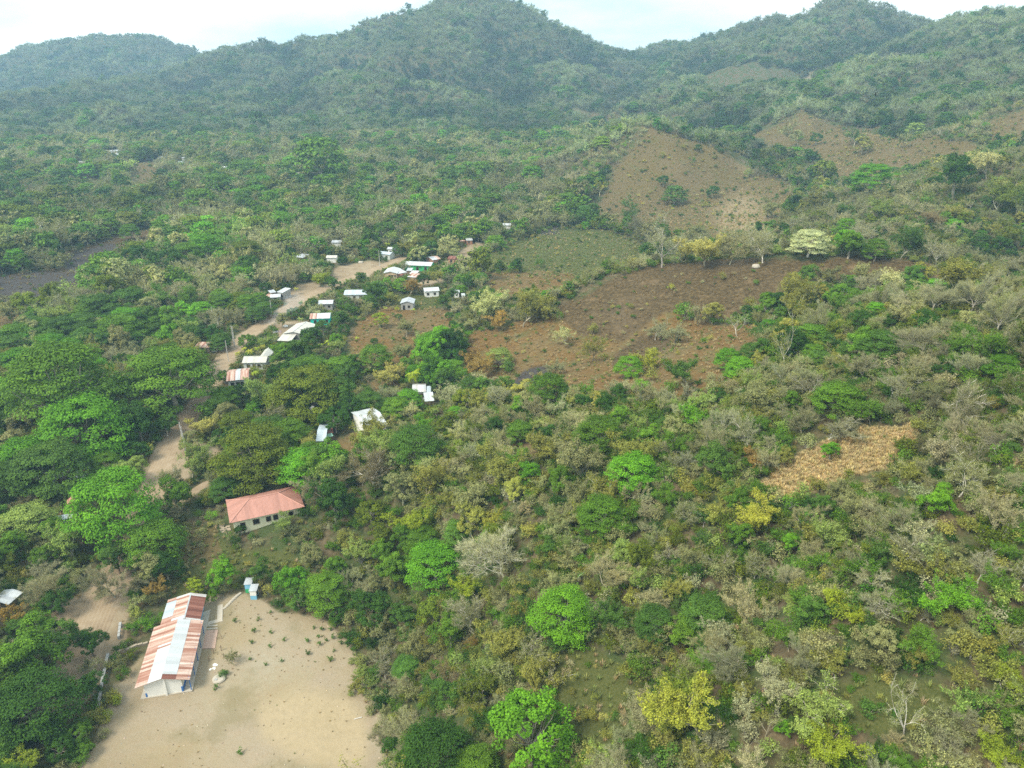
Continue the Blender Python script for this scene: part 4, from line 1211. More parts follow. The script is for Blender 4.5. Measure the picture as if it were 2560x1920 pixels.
house('weathered white sheet shed at the left edge beside the track', 'F', (-110, 1525), (82, 1548), (40, 1400), 2.6, .5, 'y', 'tin', 'wood', .3, posts=True, cat='shed', name='open_shed', patches=[(1, .3, .5, 0, 1, 'tin_grey')])
house('low brown roofed shed beside the white tank across the road', 'L', (1072, 196), (1158, 196), (1100, 172), 2.3, .5, 's', 'rust', 'wood', .25, cat='shed', name='shed')
for lab, c, x, y, wpx, m in [
    ('far white roof in dark trees, left of two stacked white roofs', 'G', 430, 150, 100, 'tin'), ('far bright white roof, lower of two stacked roofs on the left slope', 'G', 572, 192, 66, 'tin'),
    ('far dull grey roof just above the bright white roof on the left slope', 'G', 565, 142, 56, 'tin_grey'), ('lone far white roof at the far left above the pale clearing', 'G', 102, 294, 86, 'tin'),
    ('far white house at the top of the dry hill clearing', 'G', 1150, 230, 66, 'tin'), ('far small grey roof right of the dry hill clearing', 'G', 1460, 236, 50, 'tin_grey'),
    ('far pale green roof below the small grey roof', 'G', 1405, 296, 84, 'tin_blue'), ('far white roof at the foot of a broad green tree', 'G', 1995, 360, 70, 'tin'),
    ('far cream roof between broad green trees in the mid valley', 'T', 1285, 750, 22, 'cream_tin'), ('far white roof high at the right of the valley wood', 'T', 2198, 714, 30, 'tin'),
    ('far small white wall in trees right of the valley wood', 'T', 2108, 758, 24, 'tin'), ('pale roof in the trees above the brick hut', 'T', 2190, 972, 36, 'tin'), ('grey roof in trees left of the white roadside house', 'T', 1452, 1046, 44, 'tin_grey'),
    ('dull brown roof in scrub beside the village dirt lot', 'T', 1430, 1112, 46, 'cream_tin'), ('lone grey roof on the right ridge below the brown track', 'U', 1115, 345, 24, 'tin_grey'),
    ('white roof patch seen through the feathery tree above the village', 'C', 1205, 178, 80, 'tin')]:
    house(lab, c, (x-wpx/2, y+wpx*.05), (x+wpx/2, y+wpx*.05), (x-wpx*.4, y-wpx*.18), 2.7, .8, 'x', m, 'white_wall', .4)

# ------------------------------------------------------------------ small things in the yards and along the road
CROPS.update(P=(480, 1560, 120/1244), Q=(200, 1560, 200/976), S=(540, 1290, 100/2212), V=(460, 1100, 120/2212), X=(580, 1450, 100/2212))
def at(c, x, y, up=0.0): return hit(*q(c, x, y), up)
def one(mb, name, label, cat, loc, rz=0.0, group=None, smooth=False):
    o = mb.build(name, None, loc, rz, smooth); return tag(o, label, cat, group)

g = at('A', 1180, 1345)
r = empty('well', g); tag(r, 'round concrete well cap with a dark hatch beside the green bush', 'well')
m = MB(); m.cyl(0, 0, -.2, .32, 1.12, M['concrete'], 28); m.cyl(0, 0, .32, .42, 1.02, M['concrete'], 28, .98); m.build('ring', r)
m = MB(); m.box(-.62, -.55, .42, -.12, -.15, .50, M['grey_wall']); m.build('hatch', r)
g = at('A', 45, 688); m = MB(); m.cyl(0, 0, -.1, .14, .62, M['stone'], 18, .56); one(m, 'stone_disc', 'flat round stone slab left of the lime green shrub by the school', 'stone slab', g)

# blue and white latrine booth with a grey sheet roof, a second one behind leaves
for c, x, y, lab, mu, ml in [('X', 1210, 1090, 'blue and white latrine booth with grey sheet roof at the yard corner', 'white_wall', 'light_blue'),
                             ('X', 930, 720, 'greenish blue booth half hidden by the white flowered bush', 'light_blue', 'green_paint')]:
    g = at(c, x, y); FOOT.append((g[0], g[1]+.6, 1.0))
    r = empty('latrine', g, 0.05); tag(r, lab, 'latrine')
    m = MB(); m.box(-.62, 0, -.2, .62, 1.5, 1.0, M[ml]); m.box(-.618, .002, 1.0, .618, 1.498, 2.15, M[mu]); m.build('wall', r)
    m = MB(); m.slab([(-.75, -.12, 2.25), (.85, -.12, 2.25), (.85, 1.9, 2.5), (-.75, 1.9, 2.5)], .05, M['tin_grey']); m.build('roof', r)
    m = MB(); m.box(.60, .45, .05, .655, 1.15, 1.9, M['dark_open']); m.build('door', r)

def strip(c, pts, w, m, name, label, cat, th=.12, kind=None):
    P = [at(c, *p) for p in pts]; mb = MB(); o = P[0]
    for a, b in zip(P[:-1], P[1:]):
        d = np.array([b[0]-a[0], b[1]-a[1]]); L = np.linalg.norm(d); d /= L; n = np.array([d[1], -d[0]])*w/2
        a2 = a[:2]-d*w*.5; b2 = b[:2]+d*w*.5
        mb.slab([(a2[0]-n[0]-o[0], a2[1]-n[1]-o[1], a[2]-o[2]+.06+.004*len(mb.F)*.1), (a2[0]+n[0]-o[0], a2[1]+n[1]-o[1], a[2]-o[2]+.06+.004*len(mb.F)*.1), (b2[0]+n[0]-o[0], b2[1]+n[1]-o[1], b[2]-o[2]+.06+.004*len(mb.F)*.1), (b2[0]-n[0]-o[0], b2[1]-n[1]-o[1], b[2]-o[2]+.06+.004*len(mb.F)*.1)], th, M[m])
    ob = one(mb, name, label, cat, o)
    if kind: ob['kind'] = kind
    return ob
strip('A', [(1195, 395), (1190, 575), (1030, 618)], 1.0, 'concrete', 'walkway', 'narrow concrete walkway bending from the stepping slabs to the school', 'walkway')
for i, (y, lab) in enumerate([(640, 'upper of two low concrete ledges by the school side'), (678, 'lower of two low concrete ledges by the school side')]):
    strip('A', [(1015, y+10), (1150, y)], .34, 'concrete', 'ledge', lab, 'ledge', .3)
Pq = [at('A', *p) for p in ((1003, 712), (1168, 700), (1128, 938), (958, 944))]
m = MB(); o = Pq[0]; m.slab([tuple(p-o+np.array([0, 0, .10])) for p in Pq], .2, M['pink_slab']); one(m, 'patio', 'pinkish concrete patio slab along the right side of the school', 'patio', o)
SL = [(1262, 408), (1292, 380), (1312, 358), (1334, 336), (1358, 314), (1384, 290), (1408, 268), (1436, 244)]
ords = ['lowest', 'second', 'third', 'fourth', 'fifth', 'sixth', 'seventh', 'topmost']
for i, (x, y) in enumerate(SL):
    g = at('A', x, y); m = MB(); w = random.uniform(.5, .75)
    m.box(-w, -.24, -.1, w, .24, .10+.02*i, M['concrete']); one(m, 'step', f'{ords[i]} of the slanted concrete steps climbing towards the latrine', 'step', g, math.radians(58), 'steps up to the latrine')
for (x, y, h, lab) in [(565, 770, 1.2, 'wooden yard post nearest the pink patio corner'), (762, 690, 1.3, 'wooden yard post right of the pair beside the patio'), (452, 960, 1.2, 'lone wooden yard post closest to the school wall'), (825, 865, 1.0, 'short wooden yard post nearest the thin sapling')]:
    g = at('P', x, y); r = empty('yard_post', g); tag(r, lab, 'post', 'posts of the play frames')
    m = MB(); m.bar((0, 0, -.2), (0, 0, h), .07, M['wood']); m.build('post', r)
    m = MB(); m.box(-.35, -.05, h*.62, .35, .05, h*.62+.08, M['wood']); m.build('crossbar', r)
g = at('P', 705, 385); r = empty('play_frame', g); tag(r, 'triangular frame of poles at the patio corner in the yard', 'frame')
for a, b in [((-.6, 0, 0), (0, .5, 1.3)), ((.6, 0, 0), (0, .5, 1.3)), ((-.6, 0, .05), (.6, 0, .05))]:
    m = MB(); m.bar(a, b, .05, M['wood']); m.build('rail', r)
a, b = at('P', 535, 240), at('P', 610, 100, .8); m = MB(); m.bar((0, 0, .05), (b[0]-a[0], b[1]-a[1], .7), .035, M['wood']); one(m, 'pole', 'thin stick leaning over the ledge beside the patio', 'stick', a)
for x, y, w, lab in [(600, 1065, .55, 'largest pale flat stone between school and well'), (575, 1150, .40, 'middle pale flat stone between school and well'), (480, 1182, .32, 'smallest pale flat stone nearest the school plinth')]:
    g = at('P', x, y); m = MB(); n = 9
    rr = [w*random.uniform(.75, 1.1) for _ in range(n)]; pp = [(math.cos(6.283*i/n)*rr[i], math.sin(6.283*i/n)*rr[i]*.7, .08) for i in range(n)]
    m.slab(pp, .15, M['white_wall']); one(m, 'flat_stone', lab, 'stone', g, random.uniform(0, 3), 'flat pale stones')

def wall_line(c, pts, h, w, mat, name, label, cat, rough=0.0):
    P = [at(c, *p) for p in pts]; o = P[0]; mb = MB(); Q = []
    for a, b in zip(P[:-1], P[1:]):
        n = max(1, int(np.linalg.norm(b[:2]-a[:2])/.8))
        for i in range(n): Q.append(a+(b-a)*i/n)
    Q.append(P[-1])
    for i, (a, b) in enumerate(zip(Q[:-1], Q[1:])):
        d = b[:2]-a[:2]; L = np.linalg.norm(d); d /= max(L, 1e-6); n = np.array([d[1], -d[0]])*(w/2)*(1+rough*random.uniform(-1, 1))
        zt = min(a[2], b[2])+h*(1+rough*random.uniform(-1, 1)); zb = min(a[2], b[2])-.3
        p = [(a[0]-n[0], a[1]-n[1]), (a[0]+n[0], a[1]+n[1]), (b[0]+n[0], b[1]+n[1]), (b[0]-n[0], b[1]-n[1])]
        lo = [(x-o[0], y-o[1], zb-o[2]) for x, y in p]; hi = [(x-o[0], y-o[1], zt-o[2]) for x, y in p]
        mb.face(hi, M[mat])
        for k in range(4):
            if (k == 1 and i < len(Q)-2 and not rough) or (k == 3 and i > 0 and not rough): continue
            j = (k+1) % 4; mb.face([lo[k], lo[j], hi[j], hi[k]], M[mat])
    return one(mb, name, label, cat, o)
wall_line('Q', [(500, 10), (478, 190)], .8, .45, 'grey_wall', 'retaining_wall', 'short grey concrete wall between the turning place and the round slab', 'wall')
wall_line('Q', [(350, 400), (325, 540), (285, 720), (262, 880), (235, 1030)], .9, .5, 'grey_wall', 'retaining_wall', 'long grey concrete wall under trees left of the yard', 'wall')
wall_line('Q', [(455, 355), (560, 330), (700, 275), (830, 240)], .55, .5, 'stone', 'stone_wall', 'low rubble stone wall running to the left side of the school', 'wall', .25)
def wire_fence(c, pts, n, label, h=1.3, mat='wood', wires=3):
    P = [at(c, *p) for p in pts]; o = P[0]; r = empty('wire_fence', o); tag(r, label, 'fence')
    d = np.cumsum([0]+[np.linalg.norm(b[:2]-a[:2]) for a, b in zip(P[:-1], P[1:])]); T = []
    for t in np.linspace(0, d[-1], n):
        k = min(np.searchsorted(d, t, 'right')-1, len(P)-2); f = (t-d[k])/(d[k+1]-d[k]); p = P[k]+(P[k+1]-P[k])*f; T.append(p)
        m = MB(); m.bar((p[0]-o[0], p[1]-o[1], p[2]-o[2]-.2), (p[0]-o[0]+random.uniform(-.06, .06), p[1]-o[1], p[2]-o[2]+h*random.uniform(.9, 1.15)), .055, M[mat], 5); m.build('post', r)
    for w in range(wires):
        m = MB()
        for a, b in zip(T[:-1], T[1:]): m.bar(tuple(a-o+np.array([0, 0, h*(.35+.28*w)])), tuple(b-o+np.array([0, 0, h*(.35+.28*w)])), .012, M['pole'], 3)
        m.build('wire', r)
wire_fence('Q', [(268, 960), (205, 1130), (120, 1320), (40, 1450)], 8, 'wire fence of thin posts below the long grey wall by the trees')
wire_fence('V', [(540, 1080), (800, 1000), (990, 960), (1190, 920)], 5, 'sparse wire fence of dark posts beside the side track', 1.7)
wire_fence('C', [(205, 745), (300, 715), (415, 655)], 10, 'dark post fence between the village dirt lot and the road', 1.4)

# power poles with a cross arm
for c, x, y, h, lab in [('V', 130, 760, 9, 'right one of two pale power poles at the road junction'), ('V', 60, 640, 9.5, 'left one of two pale power poles at the road junction'), ('D', 250, 1020, 8, 'power pole beside the road above the yellow palms'),
                        ('D', 780, 640, 8, 'power pole at the far road edge where smoke drifts'), ('C', 344, 745, 9, 'power pole with a lamp at the village road bend'), ('L', 1185, 75, 8, 'power pole among trees left of the road'),
                        ('C', 1185, 520, 8, 'dark power pole behind the green fronted house'), ('L', 1300, 190, 8, 'slim power pole at the roadside by the brown shed'), ('D', 175, 1240, 8, 'power pole by the road below the yellow palms')]:
    g = at(c, x, y); r = empty('power_pole', g, random.uniform(0, 3)); tag(r, lab, 'power pole', 'power poles')
    m = MB(); m.cyl(0, 0, -.5, h, .15, M['pole'], 8, .09); m.build('pole', r)
    m = MB(); m.box(-.7, -.05, h-.6, .7, .05, h-.48, M['wood']); m.build('cross_arm', r)

g = at('E', 255, 905); r = empty('water_tank', g); tag(r, 'white water tank on a wooden tower by the bluish white roof', 'water tank'); FOOT.append((g[0], g[1], 1.3))
m = MB(); m.cyl(0, 0, 3.6, 5.0, .78, M['plastic'], 18); m.cyl(0, 0, 5.0, 5.25, .78, M['plastic'], 18, .3); m.build('tank', r)
for sx in (-.6, .6):
    for sy in (-.6, .6): m = MB(); m.box(sx-.07, sy-.07, -.3, sx+.07, sy+.07, 3.5, M['wood']); m.build('leg', r)
m = MB(); m.box(-.85, -.85, 3.5, .85, .85, 3.6, M['wood']); m.build('platform', r)
g = at('L', 1182, 212); r = empty('rounded_tank', g); tag(r, 'white rounded tank beside the low brown roofed shed', 'tank'); FOOT.append((g[0], g[1], 1.8))
m = MB()
prev = None
for k in range(7):
    t = k/6*math.pi/2; m.cyl(0, 0, .9+1.2*math.sin(t), .9+1.2*math.sin(min(t+.262, math.pi/2)), 1.7*math.cos(t)+.02, M['plastic'], 18, 1.7*math.cos(min(t+.262, math.pi/2))+.02)
m.cyl(0, 0, -.2, .9, 1.72, M['plastic'], 18); m.build('shell', r)
m = MB(); m.cyl(0, 0, 2.1, 2.2, .35, M['grey_wall'], 12); m.build('cap', r)

# washing on a line beside the smoking fire
a, b = at('D', 785, 885), at('D', 915, 862); r = empty('clothes_line', a); tag(r, 'clothes line with pale and bluish washing by the long white building', 'clothes line')
d = b-a
for p in (np.zeros(3), d): m = MB(); m.bar((p[0], p[1], p[2]-.2), (p[0], p[1], p[2]+1.9), .05, M['wood']); m.build('post', r)
m = MB(); m.bar((0, 0, 1.8), (d[0], d[1], d[2]+1.8), .012, M['pole'], 3); m.build('line', r)
CL = {n: plain(n+'_cloth', c, .9, .1) for n, c in dict(white=(.6, .61, .59), blue=(.30, .34, .62), pink=(.68, .50, .52), lilac=(.48, .42, .56)).items()}
for i, n in enumerate(('white', 'white', 'blue', 'lilac', 'pink', 'pink')):
    t = .08+.15*i; p = d*t; e = d*(t+.11); m = MB(); h = random.uniform(.7, 1.2)
    m.slab([(p[0], p[1], p[2]+1.79), (e[0], e[1], e[2]+1.79), (e[0]+.03, e[1]-.06, e[2]+1.79-h), (p[0]-.03, p[1]-.06, p[2]+1.79-h)], .02, CL[n]); m.build('garment', r)

def rock(c, x, y, w, label, mat='stone', name='boulder', cat='boulder'):
    g = at(c, x, y); bm = bmesh.new(); bmesh.ops.create_icosphere(bm, subdivisions=3, radius=1)
    s = random.uniform(0, 99)
    for v in bm.verts:
        k = 1+.35*float(fbm(v.co.x*1.3+s, v.co.y*1.3+v.co.z, 7, 3)); v.co = Vector((v.co.x*w*k, v.co.y*w*.7*k, v.co.z*w*.55*k+w*.15))
    me = bpy.data.meshes.new(name); bm.to_mesh(me); bm.free(); me.materials.append(M[mat]); tag(link(name, me, None, g), label, cat)
rock('D', 965, 755, 1.1, 'pale heap of rubble left of the long white building', 'white_wall', 'rubble_heap', 'rubble')
rock('M', 1152, 170, 1.6, 'pale boulder alone near the crest of the burnt hill', 'concrete')
rock('C', 10, 672, 1.5, 'pale boulder at the edge of the village dirt lot', 'concrete')
for i, (x0, y0, x1, y1, lab) in enumerate([(480, 1440, 900, 1370, 'grey log on top of the felled pile by the side track'), (650, 1500, 880, 1430, 'short dark log below the felled pile by the side track'), (410, 1495, 560, 1490, 'pale log end left of the felled pile by the side track')]):
    a, b = at('V', x0, y0), at('V', x1, y1); m = MB(); m.bar((0, 0, .18+.12*i), tuple(b-a+np.array([0, 0, .2])), .17-.03*i, M['wood'] if i < 2 else M['pole'], 8); one(m, 'log', lab, 'log', a, 0, 'felled logs')
a, b = at('K', 1958, 1148), at('K', 2002, 1136); m = MB(); m.bar((0, 0, .07), tuple(b-a+np.array([0, 0, .09])), .08, M['pole'], 7); one(m, 'branch', 'pale fallen branch at the right side of the dirt yard', 'branch', a)
for i in range(3):
    a, b = at('E', 1485, 1200-14*i), at('E', 1705, 1160-14*i); m = MB(); m.bar((0, 0, .35+.1*i), tuple(b-a+np.array([0, 0, .35+.1*i])), .09, M['plastic'], 8)
    one(m, 'pipe', ['lowest', 'middle', 'topmost'][i]+' of three pale pipes under trees below the wide white house', 'pipe', a, 0, 'pale pipes')
# rough stone steps and rails at the left end of the salmon roofed house
SB = [(330, 500, .9), (660, 600, .8), (330, 610, .8), (690, 720, .7), (380, 690, .6), (530, 690, .5), (330, 780, .7), (740, 800, .6), (470, 800, .5), (390, 900, .5)]
sw = ['largest', 'broad right', 'broad left', 'right hand', 'worn', 'narrow middle', 'lower left', 'lower right', 'low middle', 'lowest']
for (x, y, w), n in zip(SB, sw):
    g = at('S', x, y); m = MB(); h = random.uniform(.12, .3); m.box(-w*.6, -w*.35, -.2, w*.6, w*.35, h, M['stone']); one(m, 'stone_step', f'{n} rough stone step left of the salmon roofed house', 'stone step', g, random.uniform(.1, .4), 'rough stone steps')
a, b = at('S', 530, 870, .3), at('S', 830, 1390); m = MB(); m.bar((0, 0, .35), tuple(b-a+np.array([0, 0, .1])), .06, M['wood'], 6); one(m, 'pole', 'long pale pole lying down the bank below the stone steps', 'pole', a)
a = at('S', 70, 900); m = MB(); m.bar((0, 0, -.2), (-.05, .1, 1.7), .08, M['wood'], 6); one(m, 'gate_post', 'pale gate post left of the rough stone steps', 'post', a)

# a soaring bird in front of the right hand hills
def bird():
    p = WD(2189*.8640625, 237*.8640625, 230.0); r = empty('bird', p, math.radians(60)); r.rotation_euler = (math.radians(25), math.radians(40), math.radians(60)); tag(r, 'black vulture soaring in front of the right hillside', 'bird')
    bm = bmesh.new(); bmesh.ops.create_uvsphere(bm, u_segments=12, v_segments=8, radius=1)
    for v in bm.verts:
        t = v.co.y; k = 1-.35*max(t, 0)-.5*max(-t, 0); v.co = Vector((v.co.x*.12*k, t*.34, v.co.z*.11*k))
    me = bpy.data.meshes.new('body'); bm.to_mesh(me); bm.free(); me.materials.append(M['feather']); link('body', me, r)
    for s in (-1, 1):
        m = MB(); c = [(s*.06, .16, .03), (s*.45, .22, .14), (s*.80, .12, .20), (s*.90, -.04, .22), (s*.78, -.10, .19), (s*.45, -.12, .13), (s*.06, -.16, .03)]
        m.slab(c, .025, M['feather']); m.build('wing', r)
    m = MB(); m.slab([(-.05, -.28, 0), (.05, -.28, 0), (.13, -.55, .01), (-.13, -.55, .01)], .02, M['feather']); m.build('tail', r)
    m = MB(); m.cyl(0, 0, .30, .42, .045, M['feather'], 8, .03); o = m.build('head', r); o.rotation_euler = (-math.pi/2, 0, 0); o.location = (0, .02, .03)
bird()

# thin smoke drifting from a small fire towards the road and the palms
def smoke():
    a = at('D', 745, 850); e = at('D', 1250, 640); pts = [a+np.array([0, 0, .3]), a*.86+e*.14+np.array([-1.5, 0, 2.5]), a*.66+e*.34+np.array([-2, 0, 5]), a*.4+e*.6+np.array([0, 0, 7.5]), e+np.array([0, 0, 11])]
    P = []
    for p, n_ in zip(pts[:-1], pts[1:]):
        for t in np.linspace(0, 1, 6)[:-1]: P.append(p+(n_-p)*t)
    P = np.array(P); R = np.linspace(.6, 4.2, len(P))*(1+.25*np.sin(np.arange(len(P))*1.3)); k = 14
    for _ in range(12): P[1:-1] = (P[:-2]+P[1:-1]+P[2:])/3
    V = []; T = unit(np.gradient(P, axis=0))
    for i, (p, r_) in enumerate(zip(P, R)):
        A = unit(np.cross(T[i], [0, 0, 1.])); B = np.cross(A, T[i])
        for j in range(k):
            w = j*2*math.pi/k; rr = r_*(1+.3*float(fbm(i*.35, j*.6, 13, 2))); V.append(p+A*math.cos(w)*rr+B*math.sin(w)*rr*.7)
    idx = np.arange(len(P)*k).reshape(-1, k); F4 = np.stack([idx[:-1], np.roll(idx[:-1], -1, 1), np.roll(idx[1:], -1, 1), idx[1:]], -1).reshape(-1, 4)
    o = a; V = np.array(V)-o
    me = bpy.data.meshes.new('smoke'); me.from_pydata([tuple(v) for v in V], [], [list(f) for f in F4]+[list(idx[0][::-1]), list(idx[-1])])
    bm = bmesh.new(); bm.from_mesh(me); bmesh.ops.recalc_face_normals(bm, faces=bm.faces); bm.to_mesh(me); bm.free()
    t = NT_('smoke_air'); v = t.node('VolumePrincipled'); v.inputs['Color'].default_value = (.85, .9, .95, 1); v.inputs['Density'].default_value = .040
    t.link(v.outputs[0], t.out.inputs['Volume']); me.materials.append(t.m)
    ob = link('smoke', me, None, o); ob['kind'] = 'stuff'
smoke()

# ------------------------------------------------------------------ landmarks used to describe where a plant stands
LM = [(n, *q(c, x, y)) for n, c, x, y in [
    ('the school', 'A', 560, 900), ('the dirt yard', 'K', 1650, 900), ('the concrete well ring', 'A', 1180, 1340), ('the blue latrine', 'A', 1640, 240),
    ('the salmon roofed house', 'B', 1000, 600), ('the road junction', 'H', 450, 1000), ('the pale green house with rusty roof', 'D', 280, 1450), ('the yellow palms', 'D', 420, 1100),
    ('the long white building', 'D', 1150, 790), ('the turquoise house', 'D', 1480, 640), ('the cornfield', 'R', 1560, 760), ('the patchwork roofed house', 'E', 1790, 420),
    ('the white house behind the olive tree', 'E', 1130, 860), ('the water tank', 'E', 255, 840), ('the crest of the burnt hill', 'Z', 1430, 570), ('the burnt slope', 'Z', 1500, 640), ('the ochre grass patch', 'Z', 1830, 990),
    ('the pointed brown hilltop', 'Z', 1410, 290), ('the brown hill face', 'Z', 1450, 440), ('the cream flowering tree', 'Z', 1750, 510), ('the large pale branched tree', 'Z', 1080, 1180), ('the vivid green tree at the bottom', 'Z', 1150, 1600),
    ('the big yellow tree', 'Z', 1500, 1510), ('the tall bright green tree', 'Z', 255, 1110), ('the striped shed', 'F', 750, 260), ('the pale pink roof', 'F', 780, 560), ('the white shed at the left edge', 'F', 90, 1470),
    ('the dirt turning place', 'Z', 220, 1320), ('the black burnt field', 'Z', 90, 615), ('the green field', 'Z', 1250, 540), ('the village dirt lot', 'Z', 770, 580), ('the tan walled house', 'C', 540, 880), ('the green fronted house', 'C', 950, 690),
    ('the grey gabled house', 'R', 1705, 545), ('the brick hut', 'C', 1900, 280), ('the dry hill clearing', 'G', 1000, 420), ('the small pale clearing', 'G', 300, 490), ('the brown ridge track', 'Z', 1740, 170), ('the main peak', 'Z', 1040, 5),
    ('the right peak', 'Z', 1805, 20), ('the left peak', 'Z', 240, 90), ('the saddle right of the main peak', 'Z', 1360, 130), ('the leaf strewn clearing', 'Z', 1890, 1510), ('the weedy clearing', 'Z', 1300, 1500), ('the bottom right corner', 'Z', 2212, 1659),
    ('the bottom left corner', 'Z', 0, 1659), ('the slender white trunked tree', 'O', 1310, 1300), ('the grassy knoll track', 'Z', 1950, 985), ('the right edge of the brown hill', 'Z', 2100, 330), ('the lone grey shelter', 'R', 965, 220), ('the three roofs left of the road', 'D', 860, 290)]]
LM = [(n, u*2212/2560/0.8640625 if False else u, v) for n, u, v in LM]
TW = dict(vg='bright green', mg='mid green', dg='dark green', od='dark olive', ol='olive', yg='yellow green', ye='yellow', br='orange brown', cr='cream flowered', sg='grey green', pg='pale green',
          gr='grey', bg='deep green', tan='tan', liv='vivid green', cy='cream yellow', py='straw yellow', bd='brown', pw='pale cream')
KW = dict(U='spreading tree', R='round tree', G='leafy tree', O='airy tree', S='sparse twiggy tree', B='leafless tree', F='flowering tree', T='slender tree', P='coconut palm', N='banana plant', K='bush', k='scrub bush', Y='seedling')
USED = set()
def where_label(u, v, sp, tint, bark, wpx, D):
    col = dict(pale='pale', grey='grey', tan='tan', mauve='mauve grey', dark='dark', brown='brown')[bark] if sp == 'B' else TW[tint]
    base = f"{col} {KW[sp]}"
    c = sorted((math.hypot(u-a, (v-b)*1.3), n, u-a, v-b) for n, a, b in LM)[:9]
    size = 'large ' if wpx > 130 else 'small ' if wpx < 45 else ''
    for first in ('', size, 'low ' if sp in 'BSOk' else 'rounded ', 'tilted ', 'thick '):
        if first in ('tilted ', 'thick '): continue
        for d, n, du, dv in c:
            far = 'touching ' if d < 28 else 'just ' if d < 85 else '' if d < 190 else 'well ' if d < 340 else 'far '
            ax, ay = abs(du), abs(dv)*1.3
            if ax > 2.2*ay: r = 'right of' if du > 0 else 'left of'
            elif ay > 2.2*ax: r = 'below' if dv > 0 else 'above'
            else: r = ('below' if dv > 0 else 'above')+' and '+('right of' if du > 0 else 'left of')
            if far == 'touching ': r = 'at'; far = ''
            s = f"{first}{base} {far}{r} {n}"
            if s not in USED and len(s.split()) <= 16:
                USED.add(s); return s
    for k in range(2, 9):
        d, n, du, dv = c[0]; o = ('second', 'third', 'fourth', 'fifth', 'sixth', 'seventh', 'eighth')[k-2]
        for d, n, du, dv in c:
            s = f"{o} {base} outward from {n}, {'right' if du > 0 else 'left'} side"
            if s not in USED: USED.add(s); return s
    return f"{base} near {c[0][1]}"

